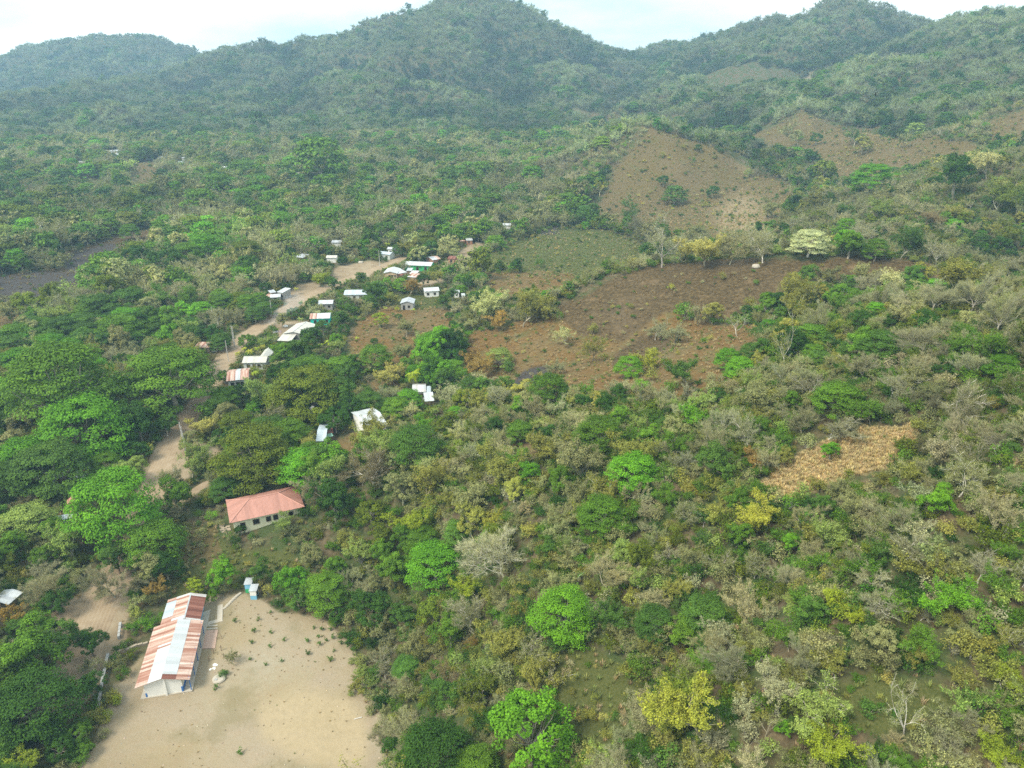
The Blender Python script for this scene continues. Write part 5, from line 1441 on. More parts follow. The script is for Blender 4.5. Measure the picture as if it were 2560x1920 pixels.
# ------------------------------------------------------------------ the trees one can tell apart
HERO = """
L 930 295 490 U mg grey|L 440 560 470 U vg grey|L 330 370 560 U mg grey|L 90 470 250 U bg pale|L 90 770 300 U vg grey|L 255 795 400 U bg grey|L 60 905 270 U bg grey|L 720 865 185 G pg grey
L 625 1060 500 U vg brown|L 912 612 155 G bg pale|L 760 600 260 G dg grey|L 945 890 165 S sg pale|L 1040 715 125 G sg grey|L 1150 600 175 O py tan|L 1300 590 210 U od grey|L 1400 430 260 O pg grey
L 1560 240 170 G mg grey|L 1520 340 140 G dg grey|L 1690 380 400 U od dark|L 1900 350 160 R bg grey|L 1870 470 240 R bg grey|L 1850 590 200 R dg grey|L 1640 540 180 R dg grey|L 1400 745 420 U od grey
L 1700 735 190 O ol tan|L 1995 675 255 O ol tan|L 1840 1020 290 G dg grey|L 2060 820 340 B bd pale|L 1140 1030 95 O ye tan|L 1330 1205 75 R dg grey|L 1585 1130 120 O pg tan|L 1240 690 150 R dg grey
L 640 230 190 B gr mauve|L 220 300 180 B gr mauve|L 150 225 190 O pg grey|L 370 220 210 U mg grey|L 330 80 210 U bg grey|L 310 15 150 O pg grey|L 650 60 250 U mg grey|L 480 110 160 U bg grey
L 1060 130 130 R dg grey|L 1210 150 120 U bg grey|L 960 80 120 U bg grey|L 830 130 110 T mg pale|L 1170 40 110 T sg pale|L 2100 45 105 R yg grey|L 2070 158 52 R dg grey|L 1900 95 85 R dg grey|L 1735 140 110 R dg grey
L 1365 160 110 R mg grey|L 530 930 130 R bg grey|L 140 1110 290 U pg grey|L 60 1290 200 G mg brown|L 150 1010 140 B tan tan|L 300 1200 170 G mg grey|L 60 1190 150 G sg grey|L 900 440 120 B br brown|L 1540 480 90 R bg grey
L 700 450 200 U mg grey|L 780 765 120 G dg grey|L 1900 40 80 G bg grey|L 2150 340 150 O py tan|L 1420 520 120 G dg grey|L 1240 360 90 R dg grey|L 700 720 160 G dg grey|L 20 600 150 G bg grey
K 60 290 150 O od brown|K 290 370 280 B gr brown|K 310 500 180 R dg grey|K 610 370 260 B gr grey|K 90 640 110 R bg grey|K 30 560 150 O br brown|K 300 690 270 R bg grey|K 500 720 190 G dg brown|K 150 790 380 G mg grey|K 160 1010 520 U dg grey
K 60 1040 160 G liv grey|K 500 960 180 G dg grey|K 430 1230 170 R mg grey|K 330 1310 170 R dg grey|K 130 1390 210 O yg tan|K 470 1310 100 G mg grey|K 640 250 200 G bg brown|K 720 370 160 B gr dark|K 480 830 130 S sg pale
K 830 610 115 O liv grey|K 900 410 130 O br brown|K 1080 395 110 G yg grey|K 1230 340 190 G liv grey|K 1620 370 220 G vg grey|K 1430 330 150 G bg grey|K 1870 570 110 R dg grey|K 1290 790 90 S sg grey|K 640 800 70 R dg grey|K 1180 450 90 G mg grey
K 1850 300 170 G mg grey|K 1990 390 170 S gr tan|K 1700 200 160 O sg tan|K 2060 640 170 O sg tan|K 2120 870 150 B gr pale|K 1960 950 110 O ol tan|K 2130 1100 130 O sg brown|K 1900 130 170 O ol tan|K 2120 130 180 G od grey
N 420 470 360 U vg grey|N 1140 730 380 U liv pale|N 960 1480 540 R liv grey|N 430 1570 480 U dg grey|N 640 640 190 O yg tan|N 830 900 290 O ol brown|N 690 1110 240 O pg grey|N 970 1130 290 O ol pale
N 1390 560 320 B tan tan|N 1450 780 260 O bg grey|N 1360 210 290 U mg grey|N 300 230 240 O yg tan|N 350 50 270 O ol tan|N 660 100 250 O sg tan|N 725 260 140 O ye brown|N 1050 420 150 G bg grey|N 100 1040 170 B gr pale
N 290 960 210 O sg tan|N 620 1310 180 S ol tan|N 480 1140 180 S bd brown|N 290 1160 180 B tan grey|N 640 950 120 B br brown|N 820 770 160 B tan tan|N 1560 600 170 O pg pale|N 1640 980 160 S ol tan|N 80 640 160 O sg tan|N 500 740 170 S ol pale
N 1180 130 180 O sg grey|N 1530 110 170 B tan grey|N 1640 220 140 B gr tan|N 1820 220 170 S sg pale|N 1500 300 150 O mg grey|N 130 430 200 G mg grey|N 60 230 190 R od grey|N 880 250 120 S sg tan|N 1180 380 150 S pg tan|N 1300 1360 90 K ol tan
N 1700 440 170 S gr pale|N 1820 470 190 O sg tan|N 1660 700 170 S tan tan|N 1830 640 170 O ol tan|N 1500 950 200 O sg tan|N 1220 560 90 T vg pale|N 900 620 120 O ol tan|N 130 1250 110 K sg tan|N 300 1370 120 B gr pale
O 120 1320 430 O ye tan|O 850 690 200 O yg grey|O 960 790 140 O yg tan|O 740 770 220 G bg grey|O 400 740 280 S tan tan|O 1180 700 260 B gr pale|O 1500 640 310 O liv grey|O 480 190 250 O ye tan|O 150 50 140 O od brown
O 1310 1270 260 T sg pale|O 850 1480 330 O yg grey|O 1790 1560 240 O yg tan|O 500 1370 150 T sg tan|O 400 1560 170 T sg pale|O 730 1050 230 B gr grey|O 880 1090 190 O ol grey|O 430 930 180 O ol tan|O 1240 480 100 R dg grey
O 1130 950 220 G sg grey|O 1700 520 260 B gr pale|O 200 960 260 B tan tan|O 1280 380 250 B gr pale|O 1440 160 210 G liv grey|O 1800 230 260 S tan tan|O 220 460 180 S sg pale|O 430 510 190 S sg pale|O 650 640 150 O sg tan|O 1060 560 200 S gr pale
O 820 180 170 G bg grey|O 700 250 200 B tan mauve|O 620 400 140 G liv grey|O 770 450 180 S tan tan|O 1100 120 200 O mg grey|O 960 90 150 O sg grey|O 1350 920 250 O mg grey|O 1700 760 220 S sg grey|O 1360 790 110 B gr pale|O 1540 960 90 T gr brown
O 1820 650 200 O mg grey|O 1850 900 190 S ol pale|O 1600 870 170 O sg tan|O 620 1130 180 S ol tan|O 1330 1060 200 O ol brown|O 1820 1110 200 O yg tan|O 1600 1380 230 B gr grey|O 1780 1300 180 S sg tan|O 1180 1480 150 B tan tan|O 1650 1160 140 S ol tan
O 1060 1310 170 K bg grey|O 580 1420 110 G liv grey|O 960 1210 70 K mg grey|O 1500 1500 200 S gr mauve|O 640 1590 160 S sg tan|O 1240 1600 190 O mg grey|O 130 1560 120 T sg pale|O 1850 420 180 O mg grey|O 1400 430 140 O ol tan|O 330 340 170 G mg grey
M 1370 48 160 U cr pale|M 1190 75 160 B gr pale|M 1530 60 140 G mg grey|M 1690 225 170 F cy pale|M 1560 385 95 R dg grey|M 1690 390 85 G dg grey|M 1280 440 130 T ol pale|M 740 515 115 O ye grey|M 655 545 120 U liv pale|M 1045 515 115 U vg grey
M 140 510 115 U pg pale|M 48 550 118 O br brown|M 330 640 180 U mg grey|M 160 675 120 B gr pale|M 270 715 150 B tan tan|M 560 705 105 G dg grey|M 920 745 150 O liv grey|M 885 580 145 O bg grey|M 1000 672 95 R dg grey|M 990 600 95 B tan tan
M 1160 680 200 O sg tan|M 1110 755 130 O ol tan|M 1130 815 150 B gr pale|M 1450 775 180 B gr pale|M 1480 655 210 U mg grey|M 1300 695 95 G mg grey|M 1440 460 95 G bg grey|M 1650 465 180 U bg grey|M 1905 580 75 R dg grey
M 330 865 175 O ol tan|M 100 930 195 O ol grey|M 700 790 100 O pg tan|M 540 800 230 U mg grey|M 670 950 220 U vg grey|M 490 930 220 O sg grey|M 700 865 220 O ol tan|M 1130 905 110 O br tan|M 1270 920 85 G ol grey|M 1450 890 85 G vg grey
M 1960 180 165 O ol tan|M 2140 40 120 O ol tan|M 2130 90 110 G dg grey|M 1490 240 120 O bg pale|M 400 430 90 S cy pale|M 235 320 170 O ol tan|M 145 360 100 O br tan|M 60 310 150 O cy tan|M 285 275 120 O ol tan|M 1170 410 85 O bg grey
M 1090 360 85 T pg pale|M 1980 365 95 O cy tan|M 2000 720 280 B gr pale|M 760 400 110 S gr pale|M 840 420 110 S gr grey|M 1400 370 150 S sg pale|M 1280 285 170 O ol tan|M 510 480 120 S ol tan|M 180 560 80 K bg grey|M 350 555 90 S gr brown|M 130 790 100 G dg grey
M 220 800 130 U mg grey|M 1830 430 200 B gr grey|M 2020 260 200 B gr mauve|M 1870 270 180 B gr grey|M 1590 540 170 B gr mauve|M 1780 600 150 O sg pale|M 2050 480 190 O mg grey|M 1700 620 160 B gr pale|M 1620 720 150 O mg grey|M 2120 350 180 B gr grey|M 1930 470 130 O mg grey
M 840 60 110 B tan tan|M 960 70 130 O py tan|M 1060 70 120 S tan tan|M 1500 60 90 G vg grey|M 1630 90 110 U mg grey|M 1740 60 150 O bg grey|M 1600 30 110 S gr pale|M 1880 100 110 S gr pale|M 1180 790 120 O mg grey|M 380 1000 130 G mg grey|M 260 975 110 G vg grey
U 1570 735 175 U vg grey|U 1350 735 105 R od grey|U 1300 683 75 R dg grey|U 705 822 115 U bg grey|U 655 783 55 R dg grey|U 870 826 66 R dg grey|U 1020 614 78 R dg grey|U 1315 600 62 R dg grey|U 1400 483 60 R dg grey|U 1515 630 88 R ol grey
U 1445 960 85 U liv grey|U 1180 982 62 G dg grey|U 1925 750 190 G dg grey|U 2110 840 175 O od grey|U 1950 905 120 O ol grey|U 2140 1000 130 O od grey|U 1750 545 95 U pg grey|U 1242 782 42 R dg grey|U 1250 833 45 R dg grey|U 1070 715 95 O bg grey
U 1245 560 125 O sg tan|U 1485 585 95 O bg grey|U 1700 600 70 O sg tan|U 2070 690 150 O cy grey|U 525 870 85 O bg grey|U 490 935 85 O bg grey|U 380 805 85 O ye tan|U 820 985 80 O sg tan|U 715 1015 52 R mg grey|U 660 1000 100 T gr pale|U 640 925 70 T sg pale
U 1090 520 45 R dg grey|U 730 425 62 R dg grey|U 230 410 95 R bg grey|U 125 380 62 R dg grey|U 20 300 55 R dg grey|U 1845 195 52 R dg grey|U 28 32 24 R dg grey|U 2100 62 66 U dg grey|U 1930 104 34 U dg grey|U 1560 62 42 R dg grey|U 1620 72 28 R dg grey
U 805 637 38 R dg grey|U 1370 830 90 B gr pale|U 1660 760 70 T gr pale|U 1800 930 120 B bd brown|U 280 940 80 O bg grey|U 420 670 60 O sg grey|U 660 550 40 R dg grey|U 1110 890 90 O sg grey|U 1430 900 90 O bg grey|U 1570 890 120 O pg tan|U 1480 430 60 G dg grey
T 1110 520 82 R dg grey|T 1035 710 115 U mg grey|T 1380 665 250 U mg grey|T 1440 728 125 U vg grey|T 1220 715 105 U mg grey|T 860 848 170 U mg grey|T 930 772 150 U mg grey|T 700 737 72 U dg grey|T 1360 595 72 U bg grey|T 735 600 85 U bg grey|T 810 468 64 R bg grey
T 715 1130 190 R dg grey|T 590 1110 130 R dg grey|T 955 1095 105 U liv grey|T 880 1050 170 U vg grey|T 800 1085 150 U mg grey|T 1257 1097 46 R dg grey|T 1480 1122 52 R dg grey|T 1655 1000 120 R bg grey|T 1840 1020 115 U od grey|T 1390 965 120 U mg grey
T 240 975 200 S sg pale|T 370 925 95 O pg grey|T 1750 780 120 U mg grey|T 1580 725 95 U mg grey|T 1750 880 110 U vg grey|T 1870 830 120 U mg grey|T 1930 760 130 U bg grey|T 2060 880 120 U bg grey|T 440 850 80 R dg grey|T 260 740 110 U bg grey|T 1880 960 110 G mg grey
T 2080 720 100 U mg grey|T 1680 840 70 B gr mauve|T 1590 860 110 U mg grey|T 960 1160 110 O cy tan|T 840 1130 120 O sg grey|T 1730 965 90 R bg grey|T 30 990 120 O pg tan|T 560 990 90 U mg grey|T 1090 890 60 R mg grey|T 1410 770 150 U mg grey|T 90 1130 90 G mg grey
R 720 435 95 R dg grey|R 430 510 190 U mg grey|R 600 530 180 U mg grey|R 720 560 170 U bg grey|R 650 610 150 U bg grey|R 220 765 170 R bg grey|R 400 800 140 G bg grey|R 90 690 190 G mg grey|R 1100 370 120 O yg grey|R 1200 400 110 G bg grey|R 1395 370 110 G bg grey
R 1490 450 190 G bg grey|R 1600 490 120 O ol grey|R 1720 430 140 O br tan|R 1820 390 110 R dg grey|R 2130 400 110 R dg grey|R 1930 350 130 O ol tan|R 1280 550 140 R bg grey|R 1050 550 100 R bg grey|R 920 610 110 R bg grey|R 840 660 110 G sg grey|R 1250 650 130 G bg grey
R 1030 775 150 R dg grey|R 1130 720 130 R bg grey|R 2000 630 75 R bg grey|R 1650 640 60 R bg grey|R 500 620 160 B gr mauve|R 90 540 150 B gr pale|R 400 640 100 T gr tan|R 1950 930 150 R dg grey|R 2150 950 170 O br brown|R 1650 990 180 O py grey|R 1980 1080 200 G bg grey
R 1730 1270 150 S cy pale|R 1790 1350 140 O liv grey|R 2080 1420 200 S cy pale|R 1680 1390 140 O sg tan|R 1450 980 120 G sg grey|R 1960 530 120 G bg grey|R 2020 480 100 G bg grey|R 1540 500 100 O yg grey|R 420 400 100 O bg grey|R 1650 180 110 R bg grey|R 1760 150 150 O ol tan
R 1260 250 80 R dg grey|R 900 200 80 R dg grey|R 1120 170 110 O ol tan|R 1850 130 170 U od grey|R 560 420 150 S tan tan|R 720 240 150 O sg tan|R 1350 190 100 B tan tan|R 340 140 150 O pg grey|R 2060 740 160 O liv grey|R 1700 700 160 O sg tan|R 1680 860 170 O sg tan
"""
HANDLAB = {('L', 625): 'tall bright green tiered tree leaning over the track left of the salmon roofed house', ('M', 1370): 'cream flowering tree with domed crown on the bushy spur', ('N', 960): 'vivid green leafy tree at the bottom edge below the yard corner',
           ('O', 120): 'big yellow leaved airy tree on the lower right slope', ('L', 930): 'broad domed dark green tree, widest by the road bend', ('U', 28): 'lone round tree standing on the main peak skyline',
           ('O', 1310): 'slender white trunked tree with grey green leaves in the lower right', ('L', 1400): None}
TREES = []      # placed: x, y, width, height, u, v, wpx, depth
SPEC = []
for row in HERO.strip().split('\n'):
    for it in row.split('|'):
        c, x, y, w, sp, ti, ba = it.split(); SPEC.append((c, float(x), float(y), float(w), sp, ti, ba))
# a large pale tree with white limbs stands alone among the green ones
SPEC.append(('N', 790, 400, 400, 'B', 'pw', 'pale'))
for c, x, y, w, sp, ti, ba in SPEC:
    u, v = q(c, x, y); wpx = w*CROPS[c][2]*0.8640625
    if sp == 'U' and c == 'L' and x != 625: wpx *= 1.08
    P = PROTO[sp][0]; hr = P[3]/P[2]
    up = 0.0
    for _ in range(3):
        g = hit(u, v, up); d = math.hypot(g[1], CAM_H-g[2]); dep = project(*g)[2]
        wm = wpx*dep/F_; up = wm*hr*HC[sp]
    g = hit(u, v, up)
    for fx, fy, fr in FOOT:
        dd = math.hypot(g[0]-fx, g[1]-fy)
        if dd < fr*.85+.4: k_ = (fr*.85+.6)/max(math.hypot(fx, fy), 1); g = np.array([g[0]+fx*(fr*.85+.6-dd)/math.hypot(fx, fy), g[1]+fy*(fr*.85+.6-dd)/math.hypot(fx, fy), g[2]])
    g[2] = float(gz(g[0], g[1]))
    near = dep < 480
    lab = HANDLAB.get((c, int(x))) if (c, int(x)) in HANDLAB and int(x) != 1400 else None
    if lab is None: lab = where_label(u, v, sp, ti, ba, wpx, dep)
    else: USED.add(lab)
    if sp == 'B' and ti == 'pw': lab = 'large pale leafless tree with white limbs, above the vivid spreading tree'
    s2 = sp if near or sp+'f' not in PROTO else sp+'f'
    tv = jit(TINT[ti], .07); bv = jit(BARK[ba], .08)
    if s2 != sp:
        KIND[s2] = KIND[sp]; 
    hs = 1.25 if (c, int(x)) == ('L', 625) else float(rng.uniform(.92, 1.08))
    cat = 'tree' if sp not in 'KkNPY' else None
    if sp == 'B': cat = 'bare tree'
    plant(s2, g[0], g[1], g[2], wm, tv, bv, hs=hs, label=lab, cat=cat, group='bare trees' if sp == 'B' else 'trees of the valley')
    TREES.append((g[0], g[1], wm, wm*hr, u, v, wpx, dep))

# palms, banana plants, yard seedlings, bushes
for c, x, y, w, ti in [('D', 285, 1120, 125, 'ye'), ('D', 470, 1090, 140, 'ye'), ('D', 380, 1060, 110, 'ye'), ('D', 560, 1050, 110, 'yg'), ('D', 650, 1020, 110, 'ye'), ('D', 730, 1010, 90, 'yg'), ('D', 1165, 420, 110, 'bg'),
                       ('D', 1095, 230, 90, 'ye'), ('D', 520, 1400, 150, 'yg'), ('E', 1690, 210, 330, 'yg'), ('C', 455, 345, 130, 'yg'), ('C', 1040, 730, 90, 'mg'), ('H', 1640, 560, 230, 'pg'), ('D', 1150, 650, 120, 'pg'), ('C', 450, 760, 90, 'yg')]:
    u, v = q(c, x, y); wpx = w*CROPS[c][2]*.864; up = 0
    for _ in range(3):
        g = hit(u, v, up); dep = project(*g)[2]; wm = wpx*dep/F_; up = wm*8.5/7*HC['P']
    plant('P', g[0], g[1], g[2], wm, jit(TINT[ti], .06), jit(BARK['grey']), label=where_label(u, v, 'P', ti, 'grey', wpx, dep), group='coconut palms')
    TREES.append((g[0], g[1], wm, wm*1.2, u, v, wpx, dep))
for c, x, y, w in [('D', 1760, 880, 90), ('D', 1440, 1000, 110), ('D', 1520, 970, 100), ('D', 1600, 980, 100), ('D', 1950, 890, 80), ('R', 1180, 830, 90), ('R', 1640, 580, 50), ('R', 1750, 590, 50), ('R', 1390, 590, 50), ('R', 1560, 575, 45)]:
    u, v = q(c, x, y); wpx = w*CROPS[c][2]*.864
    g = hit(u, v, 1.5); dep = project(*g)[2]
    plant('N', g[0], g[1], g[2], wpx*dep/F_, jit(TINT['yg'], .1), jit(TINT['ol']), label=where_label(u, v, 'N', 'yg', 'grey', wpx, dep), group='banana plants')
for x, y in [(1497,560),(1572,555),(1430,600),(1405,668),(1500,670),(1392,727),(1495,747),(1575,715),(1700,718),(1760,697),(1780,655),(1827,655),(1805,715),(1845,700),(1880,700),(1885,730),(1848,773),(1705,788),(1738,645),(1765,738),(1383,820),(1470,848),(1560,827),(1828,823),(1330,1338),(1970,940),(1195,980),(1300,612)]:
    u, v = q('K', x, y); g = hit(u, v); w = rng.uniform(.9, 1.5)
    plant('Y', g[0], g[1], g[2], w, jit(TINT['bg'], .15), jit(BARK['brown']), label=where_label(u, v, 'Y', 'bg', 'grey', 20, 130), group='seedlings in the yard')
for c, x, y, w, ti in [('A', 1225, 1255, 170, 'bg'), ('X', 960, 440, 470, 'cr'), ('L', 1170, 1130, 100, 'liv'), ('L', 1120, 1230, 105, 'sg'), ('L', 1000, 1290, 85, 'mg'), ('L', 905, 1190, 85, 'bg'), ('L', 1120, 780, 70, 'mg'), ('K', 650, 1040, 100, 'yg'), ('K', 590, 1120, 90, 'yg'), ('K', 570, 1220, 95, 'sg'), ('K', 1520, 500, 80, 'dg'),
                       ('K', 1390, 140, 80, 'bg'), ('K', 1300, 190, 60, 'mg'), ('K', 210, 530, 80, 'ye'), ('K', 1240, 880, 60, 'bg'), ('K', 1940, 1000, 60, 'pg'), ('K', 2010, 985, 70, 'mg'), ('K', 2140, 780, 70, 'mg'), ('E', 1840, 850, 250, 'liv'), ('B', 1190, 910, 80, 'mg'), ('B', 790, 1160, 160, 'mg'),
                       ('M', 575, 185, 110, 'bg'), ('M', 1155, 230, 40, 'mg'), ('M', 505, 425, 70, 'ol'), ('M', 380, 365, 50, 'mg'), ('M', 870, 370, 130, 'mg'), ('M', 1130, 320, 80, 'ol'), ('M', 1020, 210, 50, 'ol'), ('M', 820, 250, 40, 'ye'), ('M', 660, 325, 40, 'ol'), ('M', 610, 325, 30, 'mg'),
                       ('M', 1240, 330, 100, 'ol'), ('M', 300, 165, 60, 'bg'), ('M', 950, 460, 50, 'mg'), ('M', 820, 650, 90, 'mg'), ('M', 740, 610, 90, 'ol'), ('U', 880, 720, 25, 'dg'), ('U', 785, 690, 25, 'mg'), ('U', 740, 640, 40, 'ol'), ('U', 650, 675, 40, 'ol'), ('U', 960, 820, 20, 'bg'), ('U', 1190, 775, 30, 'bg'), ('U', 1150, 635, 40, 'mg'), ('U', 1240, 605, 60, 'liv'), ('U', 1020, 760, 60, 'pg'), ('U', 830, 890, 50, 'ol')]:
    u, v = q(c, x, y); wpx = w*CROPS[c][2]*.864
    g = hit(u, v, .8); dep = project(*g)[2]; wm = wpx*dep/F_
    plant('K', g[0], g[1], g[2], wm, jit(TINT[ti], .08), jit(BARK['tan']), label=where_label(u, v, 'K', ti, 'grey', wpx, dep), group='bushes')

# ------------------------------------------------------------------ the woods between them
TA = np.array(TREES)
# what must stay in view: houses, the open road, the single trees
KEEP = []
for x, y, r in FOOT:
    u, v, d = project(x, y, float(gz(x, y))+2.0); KEEP.append((float(u), float(v), r*F_/float(d)*(.9 if d < 600 else .35), float(d)-4))
for P, w in ROADW[:1]:
    for p in P[::3]:
        u, v, d = project(p[0], p[1], float(gz(*p)))
        if (v < 1015 and not 775 < v < 845) or 1290 < v < 1380: KEEP.append((float(u), float(v), 16.0 if v > 700 else 11.0, float(d)-2))
for c, x, y in [('D', 1500, 1150), ('R', 1600, 680), ('R', 1450, 640), ('R', 1500, 830), ('E', 1050, 440), ('E', 1250, 330), ('K', 1650, 700), ('K', 1400, 600)]:
    u, v = q(c, x, y); g = hit(u, v); KEEP.append((u, v, 30.0, project(*g)[2]-3))
for c, x, y, s in [('Z', 1670, 1058, 24), ('Z', 1715, 1055, 30), ('Z', 1780, 1035, 34), ('Z', 1850, 1018, 34), ('Z', 1900, 995, 34), ('Z', 1950, 960, 30), ('Z', 1700, 1035, 34), ('Z', 1740, 1010, 36), ('Z', 1790, 990, 34), ('Z', 1840, 975, 36), ('Z', 1890, 960, 36), ('Z', 1930, 950, 26), ('Z', 1760, 1040, 24), ('Z', 1830, 1010, 24),
                ('Z', 20, 620, 60), ('Z', 90, 615, 60), ('Z', 150, 612, 40), ('Z', 170, 560, 40), ('Z', 240, 540, 50), ('Z', 310, 515, 30), ('Z', 15, 690, 40), ('G', 300, 500, 40), ('G', 380, 520, 20), ('G', 900, 540, 30), ('G', 1000, 400, 34), ('G', 860, 450, 20), ('G', 1120, 510, 30),
                ('Z', 1100, 740, 30), ('Z', 1180, 720, 30), ('Z', 1250, 760, 30), ('Z', 1330, 740, 30), ('Z', 1420, 700, 30), ('Z', 1500, 690, 30), ('Z', 1250, 830, 24), ('Z', 1580, 650, 30), ('Z', 1120, 640, 20), ('Z', 1100, 590, 24), ('Z', 1240, 600, 20), ('Z', 1740, 170, 20), ('Z', 1270, 245, 26)]:
    u, v = q(c, x, y) if c != 'Z' else (x, y); g = hit(u, v); KEEP.append((u, v, float(s), project(*g)[2]-4))
for t in TREES: KEEP.append((t[4], t[5]-t[6]*.05, t[6]*.62, t[7]-1))
KEEP = np.array(KEEP)

def scatter(s0, grow_, dmin, dmax, seed):
    """jittered points over the ground the camera looks at, the spacing growing slowly with distance"""
    rg = np.random.default_rng(seed); out = []
    y = dmin
    while y < dmax:
        s = s0*(1+grow_*max(y-150, 0)/1000)
        xm = y*0.86+14
        xs = np.arange(-xm, xm, s)+rg.uniform(0, s)
        out.append(np.stack([xs+rg.uniform(-.46, .46, len(xs))*s, np.full(len(xs), y)+rg.uniform(-.46, .46, len(xs))*s], 1))
        y += s*.92
    return np.concatenate(out)

def hides(u, vt, vb, wpx, dep):
    bad = np.zeros(len(u), bool)
    for ku, kv, kw, kd in KEEP:
        bad |= (np.abs(u-ku) < (wpx*.42+kw*.5)) & (vt+4 < kv) & (vb > kv-6) & (dep < kd)
    return bad

def pick(rg, names, probs, n):
    return np.array(names)[rg.choice(len(names), n, p=np.array(probs)/sum(probs))]

def region(x, y):
    """0 left wood, 1 right slopes, 2 mid valley, 3 hills"""
    u, v, d = project(x, y, gz(x, y))
    hill = np.clip((gz(x, y)-18)/30, 0, 1)
    reg = np.where(y < 420, np.where((x > -22+0.02*y) , 1, np.where(y > 285, 2, 0)), np.where((hill > .35) | (y > 1000), 3, 2))
    return np.where((y < 640) & (gz(x, y) > 14) & (x > 20), 1, reg)

MIX = {0: [('U', .26), ('G', .26), ('R', .14), ('O', .20), ('B', .06), ('S', .08)],
       1: [('O', .36), ('S', .29), ('B', .15), ('G', .13), ('U', .04), ('T', .03)],
       2: [('U', .11), ('G', .14), ('O', .34), ('B', .24), ('S', .14), ('R', .03)],
       3: [('O', .33), ('B', .30), ('G', .15), ('S', .16), ('U', .06)]}
TMIX = {0: dict(U=['mg', 'vg', 'bg', 'mg'], G=['mg', 'dg', 'bg', 'sg', 'liv'], R=['dg', 'bg'], O=['pg', 'ol', 'sg', 'pg'], S=['sg', 'ol'], B=['gr']),
        1: dict(O=['sg', 'sg', 'ol', 'mg', 'pg', 'sg', 'od', 'gr', 'mg'], S=['sg', 'gr', 'tan', 'sg'], B=['gr'], G=['bg', 'mg', 'dg', 'ol', 'od'], U=['vg', 'mg', 'bg'], T=['sg', 'ol']),
        2: dict(U=['mg', 'bg', 'vg', 'mg', 'od'], G=['mg', 'sg', 'sg', 'od', 'bg'], O=['sg', 'pg', 'sg', 'sg', 'gr', 'mg'], S=['sg', 'gr'], B=['gr'], R=['dg']),
        3: dict(O=['sg', 'sg', 'od', 'sg', 'gr'], S=['sg', 'gr'], B=['gr'], G=['dg', 'bg', 'sg', 'od'], U=['bg', 'mg', 'od'])}
BMIX = {0: ['grey', 'mauve', 'tan'], 1: ['tan', 'tan', 'pale', 'grey'], 2: ['grey', 'mauve', 'grey', 'mauve'], 3: ['mauve', 'grey', 'mauve', 'grey']}
rg5 = np.random.default_rng(5)

def clear_mask(x, y):
    m = np.zeros(len(x), bool)
    for k in ZP: m |= zone(k, x, y)
    return m

# trees
pts = scatter(4.6, .45, 42, 2500, 3)
x, y = pts[:, 0], pts[:, 1]
u, v, d = project(x, y, gz(x, y))
reg = region(x, y)
ok = (u > -220) & (u < 2430) & (v < 1800)
near = y < 900
clr = clear_mask(x, y)
ok &= ~clr
rdm = np.full(len(x), 99.0); rdm[near] = road_dist(x[near], y[near]); ok &= rdm > 3.4
for fx, fy, fr in FOOT: ok &= np.hypot(x-fx, y-fy) > fr+1.8
w = np.where(reg == 1, rg5.uniform(4.0, 8.8, len(x)), np.where(reg == 0, rg5.uniform(6, 13, len(x)), np.where(reg == 2, 5.5+11*rg5.uniform(0, 1, len(x))**1.5, 5.0+9.5*rg5.uniform(0, 1, len(x))**1.7)))
w *= np.where(reg == 3, 1+.25*np.clip((y-800)/1000, 0, 1), 1)
for t in TREES:
    ok &= np.hypot(x-t[0], y-t[1]) > t[2]*.36+w*.16
sp = np.empty(len(x), object); ti = np.empty(len(x), object); ba = np.empty(len(x), object)
def hollow(x, y, r):
    # positive in gullies, negative on spurs
    return sum(gz(x+r*math.cos(a), y+r*math.sin(a)) for a in np.arange(8)*math.pi/4)/8-gz(x, y)
hol = hollow(x, y, 16.0)+.6*hollow(x, y, 40.0)
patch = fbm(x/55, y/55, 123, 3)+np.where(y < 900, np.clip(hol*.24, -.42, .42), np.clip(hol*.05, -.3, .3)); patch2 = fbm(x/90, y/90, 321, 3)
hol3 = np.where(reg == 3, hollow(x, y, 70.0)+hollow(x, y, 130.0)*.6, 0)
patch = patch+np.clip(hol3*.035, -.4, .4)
for r in range(4):
    i = np.nonzero(reg == r)[0]
    sp[i] = pick(rg5, [a for a, b in MIX[r]], [b for a, b in MIX[r]], len(i))
    # stands of one kind lie together
    lf = i[patch[i] > .22]; lf = lf[rg5.uniform(size=len(lf)) < .55]; sp[lf] = np.where(rg5.uniform(size=len(lf)) < .6, 'G', 'U')
    lf = i[patch[i] < -.22]; lf = lf[rg5.uniform(size=len(lf)) < .6]; sp[lf] = np.where(rg5.uniform(size=len(lf)) < .5, 'B', 'S')
    for j in i:
        s_ = sp[j]; ti[j] = TMIX[r].get(s_, ['sg'])[rg5.integers(len(TMIX[r].get(s_, ['sg'])))]; ba[j] = BMIX[r][rg5.integers(len(BMIX[r]))]
hr = np.array([PROTO[s][0][3]/PROTO[s][0][2] for s in sp])
w = np.where((sp == 'U') & (reg != 1), w*1.25, w)
w = np.where(reg == 1, w*np.clip(1+hol*.12, .78, 1.2), w)
h = w*hr
ok &= visible(x, y, gz(x, y)+h, 14)
ut, vt, dt = project(x, y, gz(x, y)+h)
ok &= ~hides(u, vt, v, w*F_/d, d)
idx = np.nonzero(ok)[0]
x, y, w, h, sp, ti, ba, reg, u, v, d = (a[idx] for a in (x, y, w, h, sp, ti, ba, reg, u, v, d))
z = gz(x, y)

